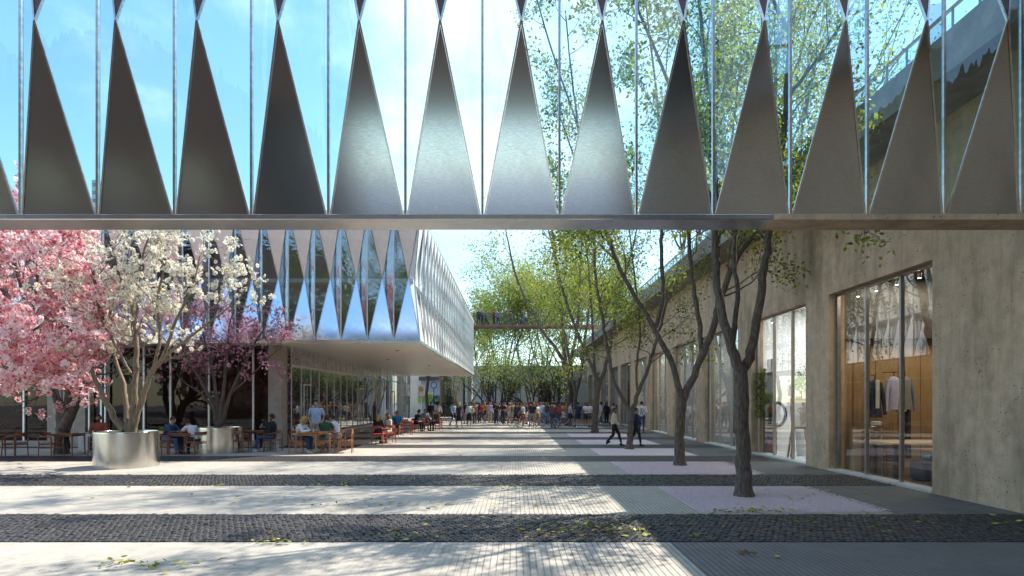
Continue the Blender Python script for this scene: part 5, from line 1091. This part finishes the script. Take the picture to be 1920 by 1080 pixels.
# small things on the tables
def small():
    GG = glassmat('drink_glass', (.9, .95, .95), 1.5, 0)
    g = G(137, 853); t = thing('straw_glass', (g.x, g.y, .745), 'tall glass with a white straw on the small wooden table', 'glass')
    m = MB(); m.lathe((g.x, g.y, .746), [(.03, 0), (.036, .13)], 12); m.build('tumbler', GG, t); MB().tube([(g.x, g.y, .75), (g.x + .01, g.y, 1.12)], .007, 6).build('straw', WHITE, t)
    g = G(303, 854); t = thing('potted_plant', (g.x, g.y, .0), 'small bright green potted plant on a stand beside the steel planter', 'plant')
    r = np.random.default_rng(2); MB().lathe((g.x, g.y, .74), [(.04, 0), (.06, .1)], 12, True).build('pot', WHITE, t)
    MB().tube([(g.x, g.y, 0), (g.x, g.y, .74)], .02, 6).build('stand', WOOD, t); leaf_mesh('foliage', [(g.x, g.y, .9)] * 60, [LG[0]], .07, t, r, .045, 1)
    for k, (px_, py_, lb) in enumerate(((574, 849, 'paper cup on the round table near the blond person'), (588, 850, 'paper cup on the round table near the person in green'))):
        g = G(px_, py_); t = thing('paper_cup', (g.x, g.y, .745), lb, 'cup', 'paper cups on the round table'); MB().lathe((g.x, g.y, .7455), [(.025, 0), (.035, .09), (.036, .094)], 12, True).build('cup', WHITE, t)
    # low stone blocks by the cafe front
    for a, b_, y_, h_, lb in ((284 - 165, 340 - 200, 848, .5, 'low pale stone block behind the small wooden table'), (497, 512, 846, .48, 'low stone block under the reading person')):
        p0 = G(a, y_); p1 = G(b_, y_); m = MB(); m.rbox(((p0.x + p1.x) / 2, p0.y + (.9 if a < 200 else .35), h_ / 2), (p1.x - p0.x, .4, h_), bev=.01); o = m.build('stone_block', pmat('pale_block', (.55, .53, .5)), None); tag(o, lb, 'stone block', 'low stone blocks')
    d = 23.1; m = MB().rbox((P(178, 0, d).x, d, .31), (P(206, 0, d).x - P(154, 0, d).x, .3, .62), bev=.01); tag(m.build('low_panel', pmat('pale_block', (.5, .5, .5)), None), 'low grey-blue panel under the framed window by the stone pier', 'panel')
small()
# --- walking pair and figures near the right-hand trees
g = G(1152, 836); person('walk', 'beige', 'black', 'dark brown', g, 75, 'person in a beige jacket and black trousers striding towards the slim tree', vox=.013, sleeve='long', coat=True, shoes='black', h=1.58, beard=True)
g = G(1192, 836); person('walk2', 'navy', 'black', 'dark brown', g, 80, 'person in a dark navy suit walking half hidden behind the slim tree', vox=.013, sleeve='long', coat=True, shoes='black', h=1.58)
g = G(1203, 812); person('pockets', 'white', 'dark blue denim', 'dark brown', g, 160, 'person in a white shirt with navy braces and jeans, back turned', vox=.016, sleeve='long', extra='braces', h=1.85, shoes='brown')
NEAR = [  # px, feet py, pose, top, sleeve, bottom, legs, fem, longhair, hair, rz, height, what
    (850, 801, 'walk', 'light blue', 'long', 'black', 'short', 0, 0, 'dark brown', 40, 1.78, 'at the left end of the crowd'),
    (861, 802, 'walk2', 'navy', 'short', 'navy', 'skirt', 1, 1, 'blond', 150, 1.74, 'walking by the left end of the crowd'),
    (880, 801, 'hips', 'white', 'long', 'black', 'skirt', 1, 0, 'auburn', 20, 1.76, 'with a hand on the hip'),
    (873, 795, 'stand', 'black', 'short', 'grey', 'long', 0, 0, 'black', -30, 1.76, 'just behind the one in the black skirt'),
    (893, 790, 'cross', 'white', 'short', 'khaki', 'short', 0, 0, 'dark brown', 5, 1.8, 'with folded arms facing us'),
    (908, 792, 'walk', 'white', 'short', 'blue denim', 'long', 0, 0, 'dark brown', 10, 1.74, 'walking towards us'),
    (919, 791, 'cross', 'light grey', 'short', 'dark blue denim', 'long', 1, 0, 'dark brown', -10, 1.7, 'with folded arms'),
    (930, 796, 'phone', 'black', 'short', 'dark blue denim', 'long', 0, 0, 'black', 5, 1.8, 'looking down at a phone'),
    (943, 796, 'phone', 'navy', 'short', 'charcoal', 'long', 0, 0, 'dark brown', -15, 1.78, 'looking down, in front of the vase-shaped tree'),
    (956, 793, 'stand', 'pink', 'short', 'cream', 'short', 1, 1, 'blond', 15, 1.68, 'facing us'),
    (967, 797, 'walk', 'black', 'short', 'navy', 'long', 0, 0, 'black', 80, 1.76, 'walking right beside the first bicycle'),
    (998, 804, 'lean', 'black', 'short', 'grey', 'short', 0, 0, 'black', 170, 1.8, 'seen from behind beside the second bicycle'),
    (1007, 798, 'stand', 'white', 'short', 'orange', 'short', 1, 1, 'auburn', 30, 1.68, 'just right of the second bicycle'),
    (1017, 796, 'stand', 'light blue', 'short', 'blue denim', 'long', 0, 0, 'dark brown', -60, 1.76, 'in mid crowd'),
    (1026, 799, 'talk', 'charcoal', 'short', 'blue denim', 'long', 0, 0, 'black', -50, 1.8, 'gesturing in mid crowd'),
    (1037, 802, 'stand', 'brown', 'long', 'dark blue denim', 'long', 0, 0, 'dark brown', 190, 1.82, 'seen from behind in mid crowd'),
    (1046, 801, 'stand', 'dark blue denim', 'long', 'blue denim', 'long', 1, 0, 'dark brown', 200, 1.74, 'with a red bag'),
    (1057, 795, 'cross', 'orange', 'short', 'cream', 'skirt', 1, 1, 'auburn', -40, 1.76, 'with long hair by the twin-stemmed tree'),
    (1069, 801, 'walk', 'light blue', 'short', 'navy', 'short', 0, 0, 'dark brown', 70, 1.76, 'turned towards the one in navy'),
    (1084, 802, 'stand', 'navy', 'short', 'navy', 'short', 0, 0, 'dark brown', 185, 1.78, 'seen from behind'),
    (1098, 802, 'talk', 'white', 'short', 'navy', 'short', 0, 0, 'black', 40, 1.76, 'left of the curved bare trunk'),
    (1106, 801, 'stand', 'white', 'short', 'charcoal', 'short', 1, 0, 'auburn', -60, 1.76, 'immediately left of the curved bare trunk'),
    (1127, 795, 'stand', 'light grey', 'long', 'khaki', 'short', 1, 0, 'black', -80, 1.80, 'right of the curved bare trunk'),
    (1137, 796, 'stand', 'black', 'long', 'black', 'long', 1, 1, 'black', 20, 1.74, 'with long black hair by the shop front'),
    (1158, 793, 'hips', 'bright blue', 'short', 'khaki', 'long', 0, 0, 'black', 160, 1.76, 'near the shop front'),
    (1168, 793, 'stand', 'white', 'short', 'light blue', 'short', 1, 1, 'blond', 120, 1.70, 'beside the one in bright blue'),
    (830 - 8, 795, 'walk', 'white', 'long', 'charcoal', 'long', 0, 0, 'dark brown', 170, 1.76, 'with dark trousers walking away near the hedge'),
    (812 - 4, 794, 'stand', 'black', 'long', 'charcoal', 'long', 0, 0, 'black', 30, 1.78, 'in a dark suit near the hedge'),
    (837 - 5, 793, 'walk', 'charcoal', 'long', 'charcoal', 'long', 0, 0, 'black', -150, 1.76, 'in dark clothes near the pale tree trunk'),
]
for i, (x_, y_, k_, top, sl_, bot, lg, fem, lh, hr, rz, h_, what) in enumerate(NEAR):
    g = G(x_, y_); person(k_, top, bot, hr, g, rz, 'person in %s %s and %s %s %s' % (top, 'shirt' if sl_ == 'long' else 't-shirt', bot.replace('blue denim', 'jeans').replace('dark jeans', 'dark denim') if 'denim' in bot else bot, '' if 'denim' in bot else {'long': 'trousers', 'short': 'shorts', 'skirt': 'skirt'}[lg], what), 'people standing and walking in the plaza', h_, sl_, lg, bool(fem), bool(lh), 'white' if i % 3 else 'black', (0, 0, 1, 0, 2, 1)[i % 6], .019)
def crowd():
    r = random.Random(4); tops = ['white', 'black', 'navy', 'light blue', 'grey', 'orange', 'red', 'pink', 'green', 'olive', 'lavender', 'yellow', 'maroon', 'teal', 'beige', 'charcoal', 'light grey', 'rust red']; bots = ['blue denim', 'dark blue denim', 'navy', 'black', 'khaki', 'charcoal', 'grey', 'white']
    combos = [(a, b) for a in tops for b in bots if (a, b) not in {(q[3], q[5]) for q in NEAR}]; r.shuffle(combos); poses = ['stand', 'cross', 'phone', 'hips', 'lean', 'pockets', 'talk', 'walk']
    zones = [(868, 940, 'left in the crowd'), (940, 1000, 'in mid crowd, farther back'), (1000, 1064, 'right in the crowd'), (1095, 1190, 'near the concrete shop fronts')]
    n = 0
    for row, (d, a, b, k) in enumerate(((47.5, 884, 1060, 13), (50, 872, 1066, 18), (53, 876, 1062, 20), (56, 880, 1058, 18), (49, 1085, 1190, 9), (58, 905, 1050, 9))):
        for i in range(k):
            x_ = a + (b - a) * (i + .5) / k + r.uniform(-2, 2); dd = d + r.uniform(-1, 1); top, bot = combos.pop(); fem = r.random() < .42; lg = 'long' if r.random() < .6 else 'short'
            zn = 'between the trees and the shop fronts' if x_ > 1075 else next(z_[2] for z_ in zones if x_ <= z_[1])
            nm_ = 'jeans' if bot == 'blue denim' else ('dark jeans' if bot == 'dark blue denim' else bot + (' trousers' if lg == 'long' else ' shorts'))
            person(r.choice(poses), top, bot, r.choice(['dark brown', 'black', 'auburn', 'blond', 'dark brown', 'grey-black']), ((x_ - VX) / F * dd, dd), r.choice([0, 20, -20, 40, -40, 90, -90, 150, 180, 200]) + r.uniform(-15, 15),
                   'person in a %s top and %s %s' % (top, nm_, zn), 'people standing and walking in the plaza', r.uniform(1.68, 1.86) if not fem else r.uniform(1.62, 1.76), r.choice(['short', 'short', 'long']), lg, fem, fem and r.random() < .7, r.choice(['white', 'black', 'brown']), r.choice([0, 0, 0, 1, 2]), .03); n += 1
    # on the footbridge
    zb, xa, xb, Y = BRIDGE
    for i, x_ in enumerate([898, 904, 911, 926, 934, 958, 980, 986, 1012, 1019]):
        top = ['black', 'navy', 'charcoal', 'maroon', 'grey', 'brown', 'dark green', 'white', 'olive', 'dark blue denim'][i]
        person(['stand', 'cross', 'walk', 'talk'][i % 4], top, ['black', 'dark blue denim', 'navy', 'charcoal'][i // 4], 'dark brown', ((x_ - VX) / F * (Y + 1), Y + .7 + .5 * (i % 3)), 40 * i, 'person in a %s top on the footbridge' % top, 'people on the footbridge', 1.72, 'long', 'long', i % 2 == 0, False, 'black', 0, .03, z=zb)
crowd()
# ------------------------------------------------------------------ bicycles
def bicycle(label, g, rz):
    t = thing('bicycle', (g[0], g[1], 0), label, 'bicycle', 'bicycles among the crowd'); R_ = Matrix.Rotation(math.radians(rz), 3, 'Z'); q = lambda x, z, y=0: Vector((g[0], g[1], 0)) + R_ @ Vector((x, y, z))
    BK = pmat('bike_black', (.03, .03, .03), None, 3, .4); TY = pmat('tyre', (.03, .03, .03), None, 3, .8); CR_ = TRIM
    for x in (-.52, .52):
        ring = [q(x + .33 * math.cos(a), .345 + .33 * math.sin(a)) for a in np.linspace(0, 2 * math.pi, 29)]
        w = MB().tube(ring, .018, 6, False).build('wheel', TY, t)
        MB().tube([q(x + .305 * math.cos(a), .345 + .305 * math.sin(a)) for a in np.linspace(0, 2 * math.pi, 29)], .008, 5, False).build('rim', CR_, w)
        m = MB()
        for k in range(14): a = k * math.pi / 7; m.tube([q(x, .345), q(x + .305 * math.cos(a), .345 + .305 * math.sin(a))], .0025, 3)
        m.tube([q(x, .345, -.05), q(x, .345, .05)], .02, 8); m.build('spokes', CR_, w)
    m = MB(); bb = q(-.08, .30); st = q(-.22, .86); hd0 = q(.36, .88); hd1 = q(.40, .70)
    for a, b_, r_ in ((bb, st, .016), (st.lerp(bb, .1), hd0, .016), (bb, hd1, .018), (hd0 + Vector((0, 0, .08)), hd1, .018), (hd1, q(.52, .345, .05), .011), (hd1, q(.52, .345, -.05), .011), (bb, q(-.52, .345, .05), .01), (bb, q(-.52, .345, -.05), .01), (st.lerp(bb, .12), q(-.52, .345, .05), .008), (st.lerp(bb, .12), q(-.52, .345, -.05), .008)): m.tube([a, b_], r_, 7)
    m.build('frame', BK, t); MB().tube([q(.36, 1.0, -.27), q(.42, 1.0, -.1), q(.42, 1.0, .1), q(.36, 1.0, .27)], .012, 7).build('handlebar', BK, t)
    s = MB(); s.smooth = True; s.tube([q(-.36, .93), q(-.28, .935), q(-.18, .93), q(-.08, .925)], [.03, .065, .045, .018], 8); s.build('saddle', BK, t)
    MB().tube([q(-.08, .30, -.06), q(-.08, .30, .06)], .05, 10).tube([q(-.08, .30, .07), q(.04, .19, .07), q(.04, .19, .15)], .009, 5).tube([q(-.08, .30, -.07), q(-.20, .41, -.07), q(-.20, .41, -.15)], .009, 5).build('crank', BK, t)
g = G(974, 801); bicycle('black bicycle facing right, leftmost of the bicycles', g, 4); person('ride', 'dark brown', 'black', 'black', (g.x - .1, g.y + .05), 90, 'person in a brown vest and black shorts on the leftmost bicycle', None, 1.74, 'short', 'short', vox=.016, skin=1)
g = G(994, 803); bicycle('black bicycle standing behind the person in grey shorts', (g.x - .2, g.y + .6), 10); person('stand', 'white', 'red', 'auburn', (g.x - .45, g.y + .9), 70, 'person in a white t-shirt and red shorts between the two leftmost bicycles', None, 1.72, 'short', 'short', fem=True, vox=.019)
g = G(1028, 803); bicycle('black bicycle half hidden behind the person in the brown shirt', (g.x, g.y + .7), -8)
g = G(1060, 802); bicycle('black bicycle parked furthest right among the crowd', (g.x, g.y + .8), 6)
g = G(1048, 802); m = MB(); m.smooth = True; m.ball((g.x, g.y - .2, 1.15), (.15, .09, .2)); tag(m.build('shoulder_bag', cloth('red'), None), 'red shoulder bag on the back of the person in denim', 'bag')
# ------------------------------------------------------------------ sign and lamp at the far left, shop goods on the right
def street_things():
    d = 55; zc = lambda y: 1.85 + (VY - y) / F * d
    x = px(790, d); t = thing('street_sign', (x, d, 0), 'white square sign with a red circle on a slim post under the gallery end', 'sign')
    MB().tube([(x, d, 0), (x, d, zc(722))], .035, 8).build('post', MULL, t); pl = MB().rbox((x, d - .05, zc(732)), (.62, .03, 1.05), bev=.01).build('plate', WHITE, t)
    RR = pmat('sign_red', (.55, .06, .08), None, 3, .5); ring = [(x + .17 * math.cos(a), d - .072, zc(730) + .17 * math.sin(a)) for a in np.linspace(0, 2 * math.pi, 25)]
    MB().tube(ring, .028, 6, False).tube([(x - .12, d - .072, zc(730) + .12), (x + .12, d - .072, zc(730) - .12)], .022, 6).build('symbol', RR, pl)
    d = 60; x = px(813.5, d); t = thing('ring_lamp', (x, d, 0), 'dark lamp post with a round ring head near the hedge', 'lamp post'); z_ = 1.85 + (VY - 722) / F * d; DK = pmat('dark_frame', (.07, .075, .08))
    MB().tube([(x, d, 0), (x, d, z_ - .3)], .05, 8).build('post', DK, t); MB().tube([(x + .3 * math.cos(a), d, z_ + .3 * math.sin(a)) for a in np.linspace(0, 2 * math.pi, 25)], .05, 6, False).build('ring', DK, t)
    # oak shop
    y = 15.4
    for k, (px_, top, bot, c, lb) in enumerate(((1640, 712, 790, 'navy', 'navy jacket with a cream scarf hanging before the oak wall'), (1676, 706, 800, 'grey', 'grey-blue shirt hanging beside the window mullion'), (1697, 706, 800, 'light grey', 'light grey long shirt over black trousers, rightmost garment in the window'))):
        x = P(px_, 0, y).x; zt_ = P(0, top, y).z; zb = P(0, bot, y).z if k == 0 else P(0, 775, y).z; t = thing('hanging_garment', (x, y, 0), lb, 'garment', 'clothes on show in the oak shop'); B_ = cloth(('navy', 'lavender', 'grey')[k])
        m = MB(); m.smooth = True; n = 16; prof = [(.05, .04, zt_), (.11, .07, zt_ - .04), (.16, .09, zt_ - .12), (.155, .09, zt_ - .35), (.16, .10, zt_ - .6), (.18, .11, zb + .1)]
        vs = []
        for rx, ry, z_ in prof:
            for q_ in range(n): a = 2 * math.pi * q_ / n; f = 1 + .06 * math.sin(5 * a + z_ * 3); vs.append((x + rx * f * math.cos(a), y + ry * f * math.sin(a), z_))
        m.add(vs, [(i * n + q_, i * n + (q_ + 1) % n, (i + 1) * n + (q_ + 1) % n, (i + 1) * n + q_) for i in range(len(prof) - 1) for q_ in range(n)]); m.build('bodice', B_, t)
        for s in (-1, 1): sm_ = MB(); sm_.smooth = True; sm_.tube([(x + s * .13, y, zt_ - .08), (x + s * .20, y - .02, zt_ - .4), (x + s * .23, y - .05, zt_ - .75), (x + s * .235, y - .06, zt_ - .92)], [.06, .055, .05, .048], 10, False); sm_.build('sleeve', B_, t)
        MB().tube([(x, y, zt_ - .02), (x, y, zt_ + .12), (x, y + .5, zt_ + .13)], .012, 6).build('hanger', DARKM, t)
        if k == 0: MB().rbox((x, y - .12, zt_ - .38), (.10, .03, .75), bev=.01).build('scarf', cloth('cream'), t)
        if k == 2: MB().tube([(x - .07, y, zb + .12), (x - .08, y, .35)], .07, 8).tube([(x + .07, y, zb + .12), (x + .08, y, .35)], .07, 8).build('trousers', cloth('black'), t)
    x = P(1638, 0, y).x; t = thing('display_stool', (x, y - .1, 0), 'wire display stool with stacked white things under the navy jacket', 'stool'); z0 = P(0, 800, y).z
    for a in range(6): MB().tube([(x + .17 * math.cos(a * 1.047), y - .1 + .17 * math.sin(a * 1.047), .02), (x + .14 * math.cos(a * 1.047), y - .1 + .14 * math.sin(a * 1.047), z0)], .009, 5).build('leg', TRIM, t)
    MB().lathe((x, y - .1, z0), [(.16, 0), (.16, .03)], 18, True).build('seat', TRIM, t); MB().rbox((x, y - .1, z0 + .09), (.2, .16, .11), bev=.01).build('folded_linen', WHITE, t)
    TP = pmat('pale_oak_top', (.62, .42, .24), (.55, .36, .2), 3, .3, stretch=(4, 1, 1))
    yy = 14.3; x0 = 8.9; t = thing('shop_table', (x0 + 1.1, yy, 0), 'long pale oak table just inside the oak shop window', 'table')
    MB().rbox((x0 + 1.3, yy + .2, .84), (2.5, 1.1, .05), bev=.008).build('tabletop', TP, t)
    for sx in (.25, 2.35):
        for sy in (-.2, .6): MB().rbox((x0 + sx, yy + sy, .407), (.07, .07, .812)).build('leg', DARKM, t)
    t = thing('reading_stand', (9.0, 15.6, 0), 'slim oak pedestal beside the left pane of the oak shop', 'pedestal'); MB().rbox((9.05, 15.6, .55), (.22, .22, 1.1), bev=.01).build('column', TP, t)
    def shop_chair(cx, cy, rz, lb, mt):
        return place(CH['wood'], 0, 0, rz, lb, 'chairs inside the oak shop', loc=Vector((cx, cy, .02)))
    shop_chair(9.3, 12.55, 30, 'wooden armchair inside the oak shop at the right end of the window', 0); shop_chair(9.6, 15.2, 20, 'wooden armchair behind the long oak table', 0)
    # a dark sofa bench with blue cushion
    t = thing('bench', (9.9, 13.5, 0), 'dark upholstered bench with a blue cushion in front of the oak table', 'bench'); MB().rbox((9.9, 13.6, .25), (1.2, .5, .45), bev=.04).build('seat', cloth('charcoal'), t); MB().rbox((9.8, 13.6, .53), (.5, .4, .11), bev=.04).build('cushion', pmat('cushion_blue', (.08, .3, .42)), t)
    # white shop: easel, plant, round sign, poster wall
    y = 18.6; x = P(1497, 0, y).x; t = thing('easel', (x, y, 0), 'dark wooden easel holding a framed white board in the white shop', 'easel'); EW = pmat('easel_wood', (.34, .18, .08), (.25, .13, .06), 9, .5)
    MB().bar((x - .35, y, 0), (x - .04, y, 2.0), .05).bar((x + .35, y, 0), (x + .04, y, 2.0), .05).bar((x, y + .5, 0), (x, y + .02, 1.95), .05).build('frame', EW, t)
    pf = MB().rbox((x, y - .08, 1.45), (.55, .04, .95), rot3(-.12)).build('picture_frame', DARKM, t); MB().rbox((x, y - .11, 1.45), (.44, .02, .82), rot3(-.12)).build('board', WHITE, pf)
    t = thing('leafy_plant', (x, y + .9, 0), 'bright green leafy plant behind the easel in the white shop', 'plant'); r = np.random.default_rng(9); xc = P(1503, 0, y + .9).x
    leaf_mesh('foliage', [(xc + r.normal(0, .13), y + .9 + r.normal(0, .13), P(0, 715, y).z + r.normal(0, .17)) for _ in range(170)], [LG[0], LG[2]], .11, t, r, .06, 2); MB().tube([(xc, y + .9, .9), (xc, y + .9, 2.2)], .02, 6).build('stem', EW, t); MB().lathe((xc, y + .9, .02), [(.14, 0), (.2, .9)], 16, True).build('pot', WHITE, t)
    y = 20.3; x = P(1455, 0, y).x; t = thing('ring_sign', (x, y, 0), 'black ring-shaped sign on a post inside the white shop', 'sign'); zc_ = P(0, 777, y).z
    rg = [(x + .33 * math.cos(a), y, zc_ + .42 * math.sin(a)) for a in np.linspace(-2.2, 2.4, 26)]; MB().tube(rg, .055, 8).build('ring', DARKM, t); MB().tube([(x, y, .02), (x, y, zc_ - .3)], .03, 6).build('post', DARKM, t)
    y = 20.6; t = thing('green_wall', (P(1425, 0, y).x, y, 0), 'column of ivy and yellow-green leaves at the back of the white shop', 'plant'); cx = P(1428, 0, y).x
    leaf_mesh('foliage', [(cx + r.uniform(-.22, .30), y + r.uniform(-.05, .1), r.uniform(1.2, 2.9)) for _ in range(500)], [LG[0], LG[1], LG[2]], .1, t, r, .05, 2); MB().box(cx - .3, y + .12, 0, cx + .36, y + .2, 3).build('trellis', DARKM, t)
    t = thing('shop_door', (XW + .1, 20.55, 0), 'dark door leaf with a red foot plate beside the white shop window', 'door'); MB().box(XW + .50, 20.05, .06, XW + .56, 20.55, 3.3).build('leaf', DARKM, t); MB().box(XW + .485, 20.08, .1, XW + .499, 20.52, .5).build('foot_plate', REDM, t)
    # blue sign and white poster seen in the third window
    y = 24.6; x = 9.2; t = thing('notice', (x, y, 0), 'small blue and white notice on a post behind the third shop window', 'sign'); MB().tube([(x, y, 0), (x, y, 3.1)], .03, 6).build('post', DARKM, t); MB().rbox((x, y - .05, 3.1), (.34, .03, .62)).build('plate', pmat('notice_blue', (.08, .22, .5)), t)
street_things()
for p_ in list(CH.values()) + list(TB.values()):
    if id(p_) not in FIRST:
        for c_ in list(p_.children): bpy.data.objects.remove(c_)
        bpy.data.objects.remove(p_)
